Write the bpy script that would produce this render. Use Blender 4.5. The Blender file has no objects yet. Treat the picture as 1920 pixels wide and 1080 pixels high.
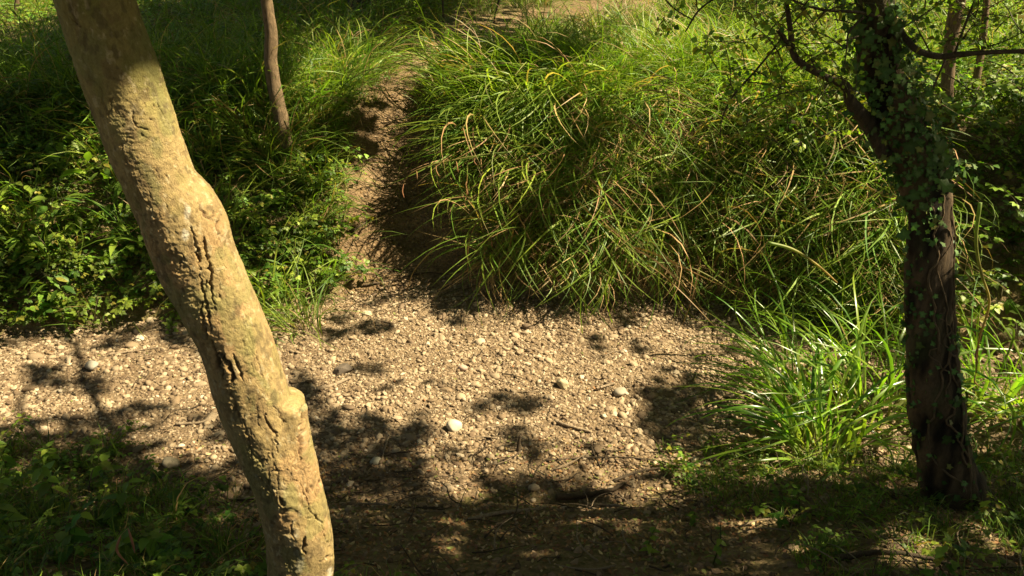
import bpy, math, random
import numpy as np
from mathutils import Vector

R = np.random.default_rng(7)
random.seed(7)
PI = math.pi
SC = bpy.context.scene
import time; T0 = time.time()
def tick(m): print('TICK', m, round(time.time() - T0, 1))
COL = SC.collection

# ---------------------------------------------------------------- camera
CAM = np.array([0.0, 0.0, 3.0]); PITCH = math.radians(24.0); F = 1484.0
cd = bpy.data.cameras.new('camera'); cd.sensor_width = 36; cd.lens = 36 * F / 1920.0
cd.clip_start = 0.05; cd.clip_end = 1500
cam = bpy.data.objects.new('camera', cd); COL.objects.link(cam)
cam.location = CAM; cam.rotation_euler = (PI / 2 - PITCH, 0, 0)
SC.camera = cam

# ---------------------------------------------------------------- light
SUN_AZ = math.radians(3.0); SUN_EL = math.radians(50.0)        # azimuth below the +x axis
SUN = np.array([math.cos(SUN_EL) * math.cos(SUN_AZ), -math.cos(SUN_EL) * math.sin(SUN_AZ), math.sin(SUN_EL)])
w = bpy.data.worlds.new('World'); SC.world = w; w.use_nodes = True
nt = w.node_tree; bg = nt.nodes['Background']; bg.inputs['Strength'].default_value = 0.038
sky = nt.nodes.new('ShaderNodeTexSky'); sky.sky_type = 'NISHITA'; sky.sun_disc = False
sky.sun_elevation = SUN_EL; sky.sun_rotation = math.atan2(SUN[0], SUN[1])
wb = nt.nodes.new('ShaderNodeMix'); wb.data_type = 'RGBA'; wb.blend_type = 'MULTIPLY'; wb.inputs[0].default_value = 1
wb.inputs[7].default_value = (1.15, .95, .68, 1)                 # the photograph is balanced warm, for light under leaves
nt.links.new(sky.outputs[0], wb.inputs[6]); nt.links.new(wb.outputs[2], bg.inputs[0])
sl = bpy.data.lights.new('sun', 'SUN'); sl.energy = 5.0; sl.angle = math.radians(0.53); sl.color = (1.0, 0.86, 0.59)
so = bpy.data.objects.new('sun', sl); COL.objects.link(so); so.location = (6, -1, 9)
so.rotation_euler = Vector(SUN).to_track_quat('Z', 'Y').to_euler()
SC.view_settings.view_transform = 'Standard'; SC.view_settings.look = 'None'
SC.view_settings.gamma = 1; SC.view_settings.use_curve_mapping = False
SC.view_settings.exposure = 1.7
SC.render.engine = 'CYCLES'
SC.cycles.max_bounces = 6; SC.cycles.diffuse_bounces = 3; SC.cycles.transmission_bounces = 4
SC.cycles.glossy_bounces = 2; SC.cycles.use_denoising = True

# ---------------------------------------------------------------- helpers
def tag(o, label=None, cat=None, group=None, kind=None):
    if label: o['label'] = label
    if cat: o['category'] = cat
    if group: o['group'] = group
    if kind: o['kind'] = kind
    return o

def thing(name, loc, label, cat, group=None, rz=0.0):
    o = bpy.data.objects.new(name, None); COL.objects.link(o)
    o.empty_display_size = 0.1
    o.location = loc; o.rotation_euler = (0, 0, rz)
    return tag(o, label, cat, group)

def mesh(name, V, faces=None, quads=None, tris=None, cols=None, smooth=True):
    me = bpy.data.meshes.new(name)
    V = np.asarray(V, np.float32).reshape(-1, 3)
    idx = []; cnt = []
    if quads is not None and len(quads): q = np.asarray(quads, np.int32).reshape(-1, 4); idx.append(q.ravel()); cnt.append(np.full(len(q), 4))
    if tris is not None and len(tris): t = np.asarray(tris, np.int32).reshape(-1, 3); idx.append(t.ravel()); cnt.append(np.full(len(t), 3))
    idx = np.concatenate(idx).astype(np.int32); cnt = np.concatenate(cnt).astype(np.int32)
    start = np.concatenate([[0], np.cumsum(cnt)[:-1]]).astype(np.int32)
    me.vertices.add(len(V)); me.vertices.foreach_set('co', V.ravel())
    me.loops.add(len(idx)); me.loops.foreach_set('vertex_index', idx)
    me.polygons.add(len(cnt)); me.polygons.foreach_set('loop_start', start)
    me.update(calc_edges=True)
    me.polygons.foreach_set('use_smooth', np.full(len(cnt), smooth, bool))
    if cols is not None:
        c = np.asarray(cols, np.float32)
        if c.shape[1] == 3: c = np.concatenate([c, np.ones((len(c), 1), np.float32)], 1)
        a = me.attributes.new('Col', 'FLOAT_COLOR', 'POINT'); a.data.foreach_set('color', c.ravel())
    me.validate(); me.update()
    return me

def obj(name, me, mat=None, parent=None, loc=(0, 0, 0)):
    o = bpy.data.objects.new(name, me); COL.objects.link(o)
    if mat is not None and not me.materials: me.materials.append(mat)
    if parent is not None: o.parent = parent
    o.location = loc
    return o

def hash3(i, j, k, s):
    h = (i.astype(np.int64) * 374761393 + j.astype(np.int64) * 668265263 + k.astype(np.int64) * 2147483647 + s * 974634777) & 0xFFFFFFFF
    h = ((h ^ (h >> 13)) * 1274126177) & 0xFFFFFFFF
    h = ((h ^ (h >> 16)) * 2246822519) & 0xFFFFFFFF
    return ((h ^ (h >> 15)) & 0xFFFFFF) / float(0xFFFFFF)

def vn3(x, y, z, s=0):
    x, y, z = np.broadcast_arrays(np.asarray(x, float), np.asarray(y, float), np.asarray(z, float))
    xi, yi, zi = np.floor(x), np.floor(y), np.floor(z)
    fx, fy, fz = x - xi, y - yi, z - zi
    fx, fy, fz = [f * f * (3 - 2 * f) for f in (fx, fy, fz)]
    r = 0
    for a in (0, 1):
        for b in (0, 1):
            for c in (0, 1):
                wgt = (fx if a else 1 - fx) * (fy if b else 1 - fy) * (fz if c else 1 - fz)
                r = r + wgt * hash3(xi + a, yi + b, zi + c, s)
    return r

def vn2(x, y, s=0):
    x, y = np.broadcast_arrays(np.asarray(x, float), np.asarray(y, float))
    xi, yi = np.floor(x), np.floor(y); fx, fy = x - xi, y - yi
    fx, fy = fx * fx * (3 - 2 * fx), fy * fy * (3 - 2 * fy)
    z0 = np.zeros_like(xi)
    return ((hash3(xi, yi, z0, s) * (1 - fx) + hash3(xi + 1, yi, z0, s) * fx) * (1 - fy)
            + (hash3(xi, yi + 1, z0, s) * (1 - fx) + hash3(xi + 1, yi + 1, z0, s) * fx) * fy)

def fbm2(x, y, s=0, o=4):
    r = 0; a = 0.5; t = 0
    for k in range(o):
        r = r + a * vn2(x * 2 ** k + 17.3 * k, y * 2 ** k - 9.1 * k, s + k); t += a; a *= 0.5
    return r / t

def fbm3(x, y, z, s=0, o=4):
    r = 0; a = 0.5; t = 0
    for k in range(o):
        r = r + a * vn3(x * 2 ** k + 17.3 * k, y * 2 ** k - 9.1 * k, z * 2 ** k + 3.7 * k, s + k); t += a; a *= 0.5
    return r / t

def sstep(a, b, x):
    t = np.clip((x - a) / (b - a), 0, 1); return t * t * (3 - 2 * t)

# ---------------------------------------------------------------- terrain shape
PY = np.array([3.0, 6.5, 7.1, 7.6, 8.2, 8.9, 10.6, 13.5, 16, 20, 40])
PX = np.array([-.85, -.91, -1.0, -1.16, -1.2, -1.18, -1.1, -.4, 0.6, 3.5, 18])
PW = np.array([.66, .62, .56, .46, .37, .31, .32, .8, 1.4, 1.6, 1.6])
def path_x(y): return np.interp(y, PY, PX)
def path_w(y): return np.interp(y, PY, PW)
def far_edge(x):
    return 6.46 + .30 * np.exp(-((x + .8) / .6) ** 2) + .26 * (fbm2(x * 1.1, x * 0 + 7.7, 8, 3) - .5) - 0.25 * np.maximum(0, -1.5 - x) + 0.12 * (vn2(x * 1.3, x * 0 + 3.3, 5) - .5) - 0.95 * sstep(1.9, 3.6, x)
def near_edge(x):
    return 3.62 + 0.32 * sstep(0.7, 1.6, x) + 0.1 * sstep(-1.5, -2.5, x) + 0.1 * (vn2(x * 1.7, x * 0 + 8.8, 6) - .5)
def T(x, y):
    x = np.asarray(x, float); y = np.asarray(y, float)
    yf = far_edge(x); yn = near_edge(x)
    pm = np.exp(-(np.abs(x - path_x(y) - .04) / 0.78) ** 2.6)
    w_side = np.where(x < path_x(y), 1.75, 1.25)
    w = w_side * (1 - pm) + 2.45 * pm
    t = np.clip((y - yf) / w, 0, 1)
    prof = t ** 0.85 * (1 - pm) + (0.55 * t + 0.45 * t * t * (3 - 2 * t)) * pm
    up = 1.5 * np.where(t < 1, prof, 1)
    # worn steps in the path
    up = up + pm * 0.035 * np.sin(y * 14 + 3 * vn2(x * 3, y * 3, 2)) * (t > 0) * (t < 1)
    up = up - 0.07 * np.exp(-((x - path_x(y)) / np.maximum(path_w(y), .1)) ** 2) * (t > 0.1)
    up = up + 0.18 * (fbm2(x * .35, y * .35, 11) - .5) * sstep(8, 11, y) + 0.02 * np.maximum(0, y - 14) * (y < 60) + (y >= 60) * .92
    dn = np.maximum(0, yn - y)
    down = 0.10 * sstep(0, .25, dn) + 0.36 * dn * (y > -2) + (y <= -2) * 0.36 * (yn + 2) + 0.05 * (fbm2(x * 1.2, y * 1.2, 9) - .5) * sstep(0, .6, dn)
    bed = 0.05 * (fbm2(x * .9, y * .9, 3) - .5) + 0.045 * (fbm2(x * 3.2, y * 3.2, 4, 3) - .5)
    bank_n = 0.16 * (fbm2(x * 2.2, y * 2.2, 21) - .5) * sstep(0, .3, y - yf) * sstep(12, 9, y) * (1 - .7 * pm)
    rough = .10 * (fbm2(x * 4.5, y * 4.5, 41, 4) - .5) * sstep(.1, .5, y - yf) * sstep(11, 8.5, y) + .05 * (fbm2(x * 6, y * 6, 43, 4) - .5) * sstep(yf + .4, yf, y) * sstep(yn, yn + .5, y)
    return rough + bed + up + down + bank_n + 0.012 * (fbm2(x * 9, y * 9, 13, 3) - .5)

_gx = np.arange(-22, 24, .04); _gy = np.arange(-9, 44, .04); _GX, _GY = np.meshgrid(_gx, _gy); _GT = T(_GX, _GY)
def TF(x, y):                          # the same heights from a table
    fx = np.clip((x - _gx[0]) / .04, 0, len(_gx) - 1.001); fy = np.clip((y - _gy[0]) / .04, 0, len(_gy) - 1.001); i = fx.astype(int); j = fy.astype(int); fx = fx - i; fy = fy - j
    return (_GT[j, i] * (1 - fx) + _GT[j, i + 1] * fx) * (1 - fy) + (_GT[j + 1, i] * (1 - fx) + _GT[j + 1, i + 1] * fx) * fy
CP, SP = math.cos(PITCH), math.sin(PITCH)
def project(P):
    d = np.asarray(P, float) - CAM
    dep = d[..., 1] * CP - d[..., 2] * SP
    up = d[..., 1] * SP + d[..., 2] * CP
    dep = np.where(np.abs(dep) < 1e-6, 1e-6, dep)
    return 960 + F * d[..., 0] / dep, 540 - F * up / dep, dep
def raydir(u, v):
    a = (np.asarray(u, float) - 960) / F; b = (540 - np.asarray(v, float)) / F
    return np.stack([a, CP + b * SP, b * CP - SP], -1)
def at(u, v, Y):                      # the point of the world plane y=Y seen at a pixel
    d = raydir(u, v); return CAM + d * (np.asarray(Y, float) / d[..., 1])[..., None]
def ground(u, v, lift=0.0):
    u = np.atleast_1d(np.asarray(u, float)); v = np.atleast_1d(np.asarray(v, float))
    d = raydir(u, v); t = np.full(len(u), 1.5); done = np.zeros(len(u), bool)
    while t.min() < 40 and not done.all():
        P = CAM + d * t[:, None]
        done |= (P[:, 2] < TF(P[:, 0], P[:, 1]) + lift) | (t > 40)
        t = np.where(done, t, t + 0.02 + 0.004 * t)
    P = CAM + d * t[:, None]; P[:, 2] = TF(P[:, 0], P[:, 1])
    return P

# ---------------------------------------------------------------- materials
def newmat(name):
    m = bpy.data.materials.new(name); m.use_nodes = True
    n = m.node_tree; n.nodes.clear()
    out = n.nodes.new('ShaderNodeOutputMaterial'); return m, n, out
def N(n, t, **kw):
    x = n.nodes.new(t)
    for k, v in kw.items(): setattr(x, k, v)
    return x
def ramp(n, stops, interp='LINEAR'):
    r = N(n, 'ShaderNodeValToRGB'); e = r.color_ramp.elements; r.color_ramp.interpolation = interp
    while len(e) < len(stops): e.new(0.5)
    for i, (p, c) in enumerate(stops): e[i].position = p; e[i].color = (*c, 1)
    return r
def noise(n, scale, det=4, rough=.6, coord=None, dist=0.0):
    t = N(n, 'ShaderNodeTexNoise'); t.inputs['Scale'].default_value = scale; t.inputs['Detail'].default_value = det
    t.inputs['Roughness'].default_value = rough; t.inputs['Distortion'].default_value = dist
    if coord is not None: n.links.new(coord, t.inputs['Vector'])
    return t

def leaf_mat(name, tint=(1, 1, 1), trans=0.38, rough=0.38, spec=0.5, vary=0.25, tcol=(1.0, 1.15, 0.35)):
    m, n, out = newmat(name)
    a = N(n, 'ShaderNodeAttribute'); a.attribute_name = 'Col'
    oi = N(n, 'ShaderNodeObjectInfo')
    hsv = N(n, 'ShaderNodeHueSaturation')
    mr = N(n, 'ShaderNodeMapRange'); n.links.new(oi.outputs['Random'], mr.inputs[0])
    mr.inputs[3].default_value = 1 - vary; mr.inputs[4].default_value = 1 + vary
    n.links.new(mr.outputs[0], hsv.inputs['Value'])
    mr2 = N(n, 'ShaderNodeMapRange'); wn = N(n, 'ShaderNodeTexWhiteNoise'); wn.noise_dimensions = '1D'
    n.links.new(oi.outputs['Random'], wn.inputs['W']); n.links.new(wn.outputs['Value'], mr2.inputs[0])
    mr2.inputs[3].default_value = .48; mr2.inputs[4].default_value = .52
    n.links.new(mr2.outputs[0], hsv.inputs['Hue'])
    mul = N(n, 'ShaderNodeMix', data_type='RGBA', blend_type='MULTIPLY'); mul.inputs[0].default_value = 1
    n.links.new(a.outputs['Color'], mul.inputs[6]); mul.inputs[7].default_value = (*tint, 1)
    n.links.new(mul.outputs[2], hsv.inputs['Color'])
    p = N(n, 'ShaderNodeBsdfPrincipled'); p.inputs['Roughness'].default_value = rough
    p.inputs['Specular IOR Level'].default_value = spec
    n.links.new(hsv.outputs[0], p.inputs['Base Color'])
    tr = N(n, 'ShaderNodeBsdfTranslucent')
    m2 = N(n, 'ShaderNodeMix', data_type='RGBA', blend_type='MULTIPLY'); m2.inputs[0].default_value = 1
    n.links.new(hsv.outputs[0], m2.inputs[6]); m2.inputs[7].default_value = (*[c * 1.6 for c in tcol], 1)
    n.links.new(m2.outputs[2], tr.inputs['Color'])
    mx = N(n, 'ShaderNodeMixShader'); mx.inputs[0].default_value = trans
    n.links.new(p.outputs[0], mx.inputs[1]); n.links.new(tr.outputs[0], mx.inputs[2])
    n.links.new(mx.outputs[0], out.inputs[0])
    return m

def soil_mat(name, stops, fine, bump=0.02):
    m, n, out = newmat(name)
    tc = N(n, 'ShaderNodeTexCoord'); co = tc.outputs['Object']
    a = noise(n, 2.2, 8, .65, co); b = noise(n, fine, 6, .7, co); v = N(n, 'ShaderNodeTexVoronoi')
    v.inputs['Scale'].default_value = 42; n.links.new(co, v.inputs['Vector'])
    ad = N(n, 'ShaderNodeMath', operation='MULTIPLY_ADD'); n.links.new(a.outputs[0], ad.inputs[0]); ad.inputs[1].default_value = .75
    m1 = N(n, 'ShaderNodeMath', operation='MULTIPLY_ADD'); n.links.new(b.outputs[0], m1.inputs[0]); m1.inputs[1].default_value = .7; m1.inputs[2].default_value = -.22
    n.links.new(m1.outputs[0], ad.inputs[2])
    r = ramp(n, stops); n.links.new(ad.outputs[0], r.inputs[0])
    vc = ramp(n, [(0, (.55, .5, .45)), (.6, (1, 1, 1)), (1, (1.25, 1.2, 1.1))]); n.links.new(v.outputs['Color'], vc.inputs[0])
    mu = N(n, 'ShaderNodeMix', data_type='RGBA', blend_type='MULTIPLY'); mu.inputs[0].default_value = .6
    n.links.new(r.outputs[0], mu.inputs[6]); n.links.new(vc.outputs[0], mu.inputs[7])
    p = N(n, 'ShaderNodeBsdfPrincipled'); p.inputs['Roughness'].default_value = .9; p.inputs['Specular IOR Level'].default_value = .2
    n.links.new(mu.outputs[2], p.inputs['Base Color'])
    bp = N(n, 'ShaderNodeBump'); bp.inputs['Distance'].default_value = bump; bp.inputs['Strength'].default_value = .9
    hh = N(n, 'ShaderNodeMath', operation='SUBTRACT'); n.links.new(b.outputs[0], hh.inputs[0])
    vm = N(n, 'ShaderNodeMath', operation='MULTIPLY'); n.links.new(v.outputs['Distance'], vm.inputs[0]); vm.inputs[1].default_value = .5
    n.links.new(vm.outputs[0], hh.inputs[1]); n.links.new(hh.outputs[0], bp.inputs['Height'])
    n.links.new(bp.outputs[0], p.inputs['Normal']); n.links.new(p.outputs[0], out.inputs[0])
    return m

def bark_mat(name, usecol=True, c0=(.10, .07, .04), c1=(.25, .18, .10), sc=(20, 20, 6), bump=.004, rough=.8):
    m, n, out = newmat(name)
    tc = N(n, 'ShaderNodeTexCoord'); mp = N(n, 'ShaderNodeMapping'); mp.inputs['Scale'].default_value = sc
    n.links.new(tc.outputs['Object'], mp.inputs[0])
    a = noise(n, 3.0, 8, .65, mp.outputs[0], .4); b = noise(n, 14, 6, .7, mp.outputs[0])
    p = N(n, 'ShaderNodeBsdfPrincipled'); p.inputs['Roughness'].default_value = rough; p.inputs['Specular IOR Level'].default_value = .25
    if usecol:
        at_ = N(n, 'ShaderNodeAttribute'); at_.attribute_name = 'Col'
        r = ramp(n, [(.25, (.62, .58, .52)), (.5, (1, 1, 1)), (.75, (1.25, 1.22, 1.15))]); n.links.new(a.outputs[0], r.inputs[0])
        r2 = ramp(n, [(.3, (.8, .78, .72)), (.6, (1.08, 1.08, 1.05))]); n.links.new(b.outputs[0], r2.inputs[0])
        mu = N(n, 'ShaderNodeMix', data_type='RGBA', blend_type='MULTIPLY'); mu.inputs[0].default_value = 1
        n.links.new(at_.outputs['Color'], mu.inputs[6]); n.links.new(r.outputs[0], mu.inputs[7])
        mu2 = N(n, 'ShaderNodeMix', data_type='RGBA', blend_type='MULTIPLY'); mu2.inputs[0].default_value = 1
        n.links.new(mu.outputs[2], mu2.inputs[6]); n.links.new(r2.outputs[0], mu2.inputs[7])
        n.links.new(mu2.outputs[2], p.inputs['Base Color'])
    else:
        r = ramp(n, [(.3, c0), (.7, c1)]); n.links.new(a.outputs[0], r.inputs[0]); n.links.new(r.outputs[0], p.inputs['Base Color'])
    bp = N(n, 'ShaderNodeBump'); bp.inputs['Distance'].default_value = bump; bp.inputs['Strength'].default_value = .8
    s = N(n, 'ShaderNodeMath', operation='ADD'); n.links.new(a.outputs[0], s.inputs[0]); n.links.new(b.outputs[0], s.inputs[1])
    n.links.new(s.outputs[0], bp.inputs['Height']); n.links.new(bp.outputs[0], p.inputs['Normal'])
    n.links.new(p.outputs[0], out.inputs[0]); return m

def stone_mat(name, stops):
    m, n, out = newmat(name)
    oi = N(n, 'ShaderNodeObjectInfo'); r = ramp(n, stops); n.links.new(oi.outputs['Random'], r.inputs[0])
    tc = N(n, 'ShaderNodeTexCoord'); a = noise(n, 4, 6, .7, tc.outputs['Object']); b = noise(n, 60, 4, .7, tc.outputs['Object'])
    rr = ramp(n, [(.3, (.62, .58, .52)), (.65, (1.1, 1.1, 1.1))]); n.links.new(b.outputs[0], rr.inputs[0])
    mu = N(n, 'ShaderNodeMix', data_type='RGBA', blend_type='MULTIPLY'); mu.inputs[0].default_value = .7
    n.links.new(r.outputs[0], mu.inputs[6]); n.links.new(rr.outputs[0], mu.inputs[7])
    p = N(n, 'ShaderNodeBsdfPrincipled'); p.inputs['Roughness'].default_value = .75; p.inputs['Specular IOR Level'].default_value = .3
    n.links.new(mu.outputs[2], p.inputs['Base Color'])
    bp = N(n, 'ShaderNodeBump'); bp.inputs['Distance'].default_value = .003; bp.inputs['Strength'].default_value = .6
    n.links.new(b.outputs[0], bp.inputs['Height']); n.links.new(bp.outputs[0], p.inputs['Normal'])
    n.links.new(p.outputs[0], out.inputs[0]); return m

M_GRASS = leaf_mat('grass_blade', rough=.48, trans=.34, spec=.32)
M_SEDGE = leaf_mat('sedge_blade', rough=.30, trans=.42, spec=.6)
M_LEAF = leaf_mat('broad_leaf', rough=.48, trans=.40, spec=.35)
M_IVY = leaf_mat('ivy_leaf', rough=.5, trans=.15, spec=.25)
M_CANOPY = leaf_mat('canopy_leaf', rough=.5, trans=.25, spec=.3)
M_DRY = leaf_mat('dry_leaf', rough=.7, trans=.15, spec=.25, tcol=(1, .8, .5))
M_SOIL = soil_mat('bank_soil', [(.25, (.07, .050, .024)), (.42, (.14, .12, .046)), (.55, (.21, .15, .075)), (.8, (.31, .235, .13))], 26, .035)
M_BED = soil_mat('bed_silt', [(.25, (.11, .073, .04)), (.5, (.22, .155, .088)), (.8, (.36, .27, .165))], 40, .04)
M_PATH = soil_mat('path_soil', [(.25, (.09, .056, .027)), (.5, (.21, .14, .073)), (.8, (.36, .26, .15))], 18, .05)
M_STONE = stone_mat('river_stone', [(0, (.13, .09, .055)), (.3, (.21, .148, .085)), (.52, (.27, .205, .13)), (.72, (.33, .25, .155)), (.92, (.39, .30, .19)), (.98, (.46, .37, .25)), (1, (.54, .46, .34))])
M_BARK = bark_mat('smooth_bark', sc=(26, 26, 14), bump=.006)
M_BARK2 = bark_mat('dark_bark', False, (.035, .027, .018), (.12, .09, .055), (18, 18, 5), .012)
M_BARK3 = bark_mat('brown_bark', False, (.085, .06, .032), (.25, .17, .095), (16, 16, 7), .014)
M_STICK = bark_mat('dead_wood', False, (.12, .085, .05), (.34, .26, .17), (30, 30, 30), .003)
M_DSTICK = bark_mat('dark_wood', False, (.03, .022, .014), (.10, .07, .04), (30, 30, 30), .004)

# ---------------------------------------------------------------- mesh makers
def tube(points, radii, ns=8, wob=0.0, seed=0):
    P = np.asarray(points, float); r = np.asarray(radii, float)
    k = len(P); tan = np.gradient(P, axis=0); tan /= np.linalg.norm(tan, axis=1)[:, None] + 1e-9
    ref = np.array([0.13, 0.98, 0.1]) if abs(tan[0][1]) < .8 else np.array([1., 0, 0.1])
    a = np.cross(tan, ref); a /= np.linalg.norm(a, axis=1)[:, None] + 1e-9; b = np.cross(tan, a)
    th = np.linspace(0, 2 * PI, ns, endpoint=False)
    rr = r[:, None] * np.ones(ns)
    if wob: rr = rr * (1 + wob * (vn3(P[:, 0:1] * 9 + np.cos(th) * 1.5, P[:, 1:2] * 9 + np.sin(th) * 1.5, P[:, 2:3] * 9, seed) - .5) * 2)
    V = P[:, None] + rr[..., None] * (np.cos(th)[None, :, None] * a[:, None] + np.sin(th)[None, :, None] * b[:, None])
    V = V.reshape(-1, 3)
    i = np.arange(k - 1)[:, None] * ns; j = np.arange(ns)[None]; j2 = (j + 1) % ns
    q = np.stack([i + j, i + j2, i + ns + j2, i + ns + j], -1).reshape(-1, 4)
    V = np.concatenate([V, P[:1], P[-1:]]); c0 = len(V) - 2; c1 = len(V) - 1
    t0 = np.stack([np.full(ns, c0), j2[0], j[0]], -1); t1 = np.stack([np.full(ns, c1), (k - 1) * ns + j[0], (k - 1) * ns + j2[0]], -1)
    return V, q, np.concatenate([t0, t1])
def join(parts):
    V = []; Q = []; Tr = []; n = 0
    for v, q, t in parts:
        V.append(v); Q.append(np.asarray(q, int).reshape(-1, 4) + n); Tr.append(np.asarray(t, int).reshape(-1, 3) + n); n += len(v)
    return np.concatenate(V), np.concatenate(Q), np.concatenate(Tr)
def smoothline(pts, n):
    P = np.asarray(pts, float); k = len(P)
    d = np.concatenate([[0], np.cumsum(np.linalg.norm(np.diff(P, axis=0), axis=1))]); s = np.linspace(0, d[-1], n)
    m = np.gradient(P, d, axis=0) if k > 2 else np.repeat([(P[1] - P[0]) / d[-1]], 2, 0)
    i = np.clip(np.searchsorted(d, s, 'right') - 1, 0, k - 2); h = (d[i + 1] - d[i]); t = ((s - d[i]) / h)[:, None]; h = h[:, None]
    return (2 * t ** 3 - 3 * t ** 2 + 1) * P[i] + (t ** 3 - 2 * t ** 2 + t) * h * m[i] + (-2 * t ** 3 + 3 * t ** 2) * P[i + 1] + (t ** 3 - t ** 2) * h * m[i + 1]

def blades(base, az, length, width, e0, bend, segs=6, col=None, tipcol=None, tipfrom=.8, basecol=None, power=1.3, twist=0.0, fold=0.0):
    """ribbons that rise at e0 and bow over by `bend` radians along their length"""
    n = len(az); s = np.linspace(0, 1, segs + 1)
    el = e0[:, None] - bend[:, None] * s[None] ** power
    st = (length / segs)[:, None]
    hx = np.cumsum(np.cos(el) * st, 1) - np.cos(el) * st; hz = np.cumsum(np.sin(el) * st, 1) - np.sin(el) * st
    azs = az[:, None] + twist * (s[None] ** 2) * np.where(np.arange(n) % 2, 1, -1)[:, None]
    c, si = np.cos(azs), np.sin(azs)
    C = np.stack([base[:, 0:1] + hx * c, base[:, 1:2] + hx * si, base[:, 2:3] + hz], -1)
    wp = np.minimum(1, .45 + 2.2 * s) * (1 - s ** 2.6) + .04
    W = (width[:, None] * wp[None] / 2)[..., None]
    side = np.stack([-si, c, np.zeros_like(c)], -1)
    roll = R.uniform(-.9, .9, (n, 1)); nrm = np.stack([-np.sin(el) * c, -np.sin(el) * si, np.cos(el)], -1)
    side = side * np.cos(roll)[..., None] + nrm * np.sin(roll)[..., None]
    L, Rr = C - side * W, C + side * W
    if fold:
        up = np.cross(side, np.gradient(C, axis=1)); up /= np.linalg.norm(up, axis=-1, keepdims=True) + 1e-9
        Mi = C - up * W * fold
        V = np.stack([L, Mi, Rr], 2); k = 3
    else:
        V = np.stack([L, Rr], 2); k = 2
    V = V.reshape(-1, 3)
    o = (np.arange(n) * (segs + 1) * k)[:, None, None] + (np.arange(segs) * k)[None, :, None] + np.arange(k - 1)[None, None]
    Q = np.stack([o, o + 1, o + k + 1, o + k], -1).reshape(-1, 4)
    cc = np.repeat(col[:, None], segs + 1, 1)
    if basecol is not None:
        f = np.clip(1 - s / .3, 0, 1)[None, :, None]; cc = cc * (1 - f) + basecol[:, None] * f
    if tipcol is not None:
        f = sstep(tipfrom, 1.0, s)[None, :, None]; cc = cc * (1 - f) + tipcol[:, None] * f
    cc = np.repeat(cc[:, :, None], k, 2).reshape(-1, 3)
    return V, Q, cc

def greens(n, dry=0.05, bright=1.0):
    t = R.random((n, 1)); v = R.uniform(.7, 1.3, (n, 1)) * bright
    a = np.array([.065, .140, .016]); b = np.array([.195, .265, .032])
    c = (a * (1 - t) + b * t) * v
    d = R.random(n) < dry
    c[d] = np.array([.38, .25, .11]) * R.uniform(.6, 1.2, (d.sum(), 1))
    return c

def tuft(name, nb, L, Wd, spread, e=(55, 88), bend=(60, 140), bias=0.0, dry=.08, segs=6, mat=None, fold=0., bright=1., power=1.3, downcol=False):
    az = R.uniform(0, 2 * PI, nb)
    if bias: az = -PI / 2 + R.normal(0, 1.0 / bias, nb)
    rad = spread * np.sqrt(R.random(nb)); a2 = az + R.normal(0, .7, nb)
    base = np.stack([rad * np.cos(a2), rad * np.sin(a2), np.full(nb, -.03)], -1)
    l = R.uniform(L[0], L[1], nb); wd = R.uniform(Wd[0], Wd[1], nb)
    col = greens(nb, dry, bright)
    tip = np.where(R.random((nb, 1)) < .16, np.array([[.28, .19, .08]]), col)
    bc = np.repeat([[.16, .12, .05]], nb, 0) * R.uniform(.6, 1.3, (nb, 1))
    V, Q, C = blades(base, az, l, wd, np.radians(R.uniform(e[0], e[1], nb)), np.radians(R.uniform(bend[0], bend[1], nb)), segs, col, tip, .75, bc, power, .5, fold)
    me = mesh(name, V, quads=Q, cols=C); me.materials.append(mat or M_GRASS); return me

def leaflet(L, Wd, fold=.18, droop=.25, n=4, serr=0.0, ovate=.42):
    """one leaflet along +x, folded on its midrib; returns V, tris"""
    s = np.linspace(0, 1, n + 2)[1:-1]
    wv = np.sin(PI * s ** (math.log(.5) / math.log(ovate))) * Wd / 2
    if serr: wv = wv * (1 + serr * np.where(np.arange(n) % 2, 1, -1))
    V = [(0, 0, 0)]
    for si, wi in zip(s, wv):
        z = -droop * L * si * si
        V += [(si * L, wi, z + fold * wi), (si * L, 0, z), (si * L, -wi, z + fold * wi)]
    V.append((L, 0, -droop * L)); V = np.array(V); t = [(0, 2, 1), (0, 3, 2)]
    for k in range(n - 1):
        a = 1 + 3 * k; b = a + 3
        t += [(a, a + 1, b + 1), (a, b + 1, b), (a + 1, a + 2, b + 2), (a + 1, b + 2, b + 1)]
    a = 1 + 3 * (n - 1); e = len(V) - 1; t += [(a, a + 1, e), (a + 1, a + 2, e)]
    return V, np.array(t)

def rotm(rx, ry, rz):
    cx, sx, cy, sy, cz, sz = math.cos(rx), math.sin(rx), math.cos(ry), math.sin(ry), math.cos(rz), math.sin(rz)
    return np.array([[cz, -sz, 0], [sz, cz, 0], [0, 0, 1]]) @ np.array([[cy, 0, sy], [0, 1, 0], [-sy, 0, cy]]) @ np.array([[1, 0, 0], [0, cx, -sx], [0, sx, cx]])

class Acc:
    def __init__(s): s.V = []; s.Q = []; s.T = []; s.C = []; s.n = 0
    def add(s, V, q=None, t=None, col=(.1, .1, .1)):
        s.V.append(V); col = np.asarray(col, float)
        s.C.append(np.repeat(col[None], len(V), 0) if col.ndim == 1 else col)
        if q is not None and len(q): s.Q.append(np.asarray(q) + s.n)
        if t is not None and len(t): s.T.append(np.asarray(t) + s.n)
        s.n += len(V)
    def mesh(s, name, mat):
        me = mesh(name, np.concatenate(s.V), quads=np.concatenate(s.Q) if s.Q else None, tris=np.concatenate(s.T) if s.T else None, cols=np.concatenate(s.C))
        me.materials.append(mat); return me

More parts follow.
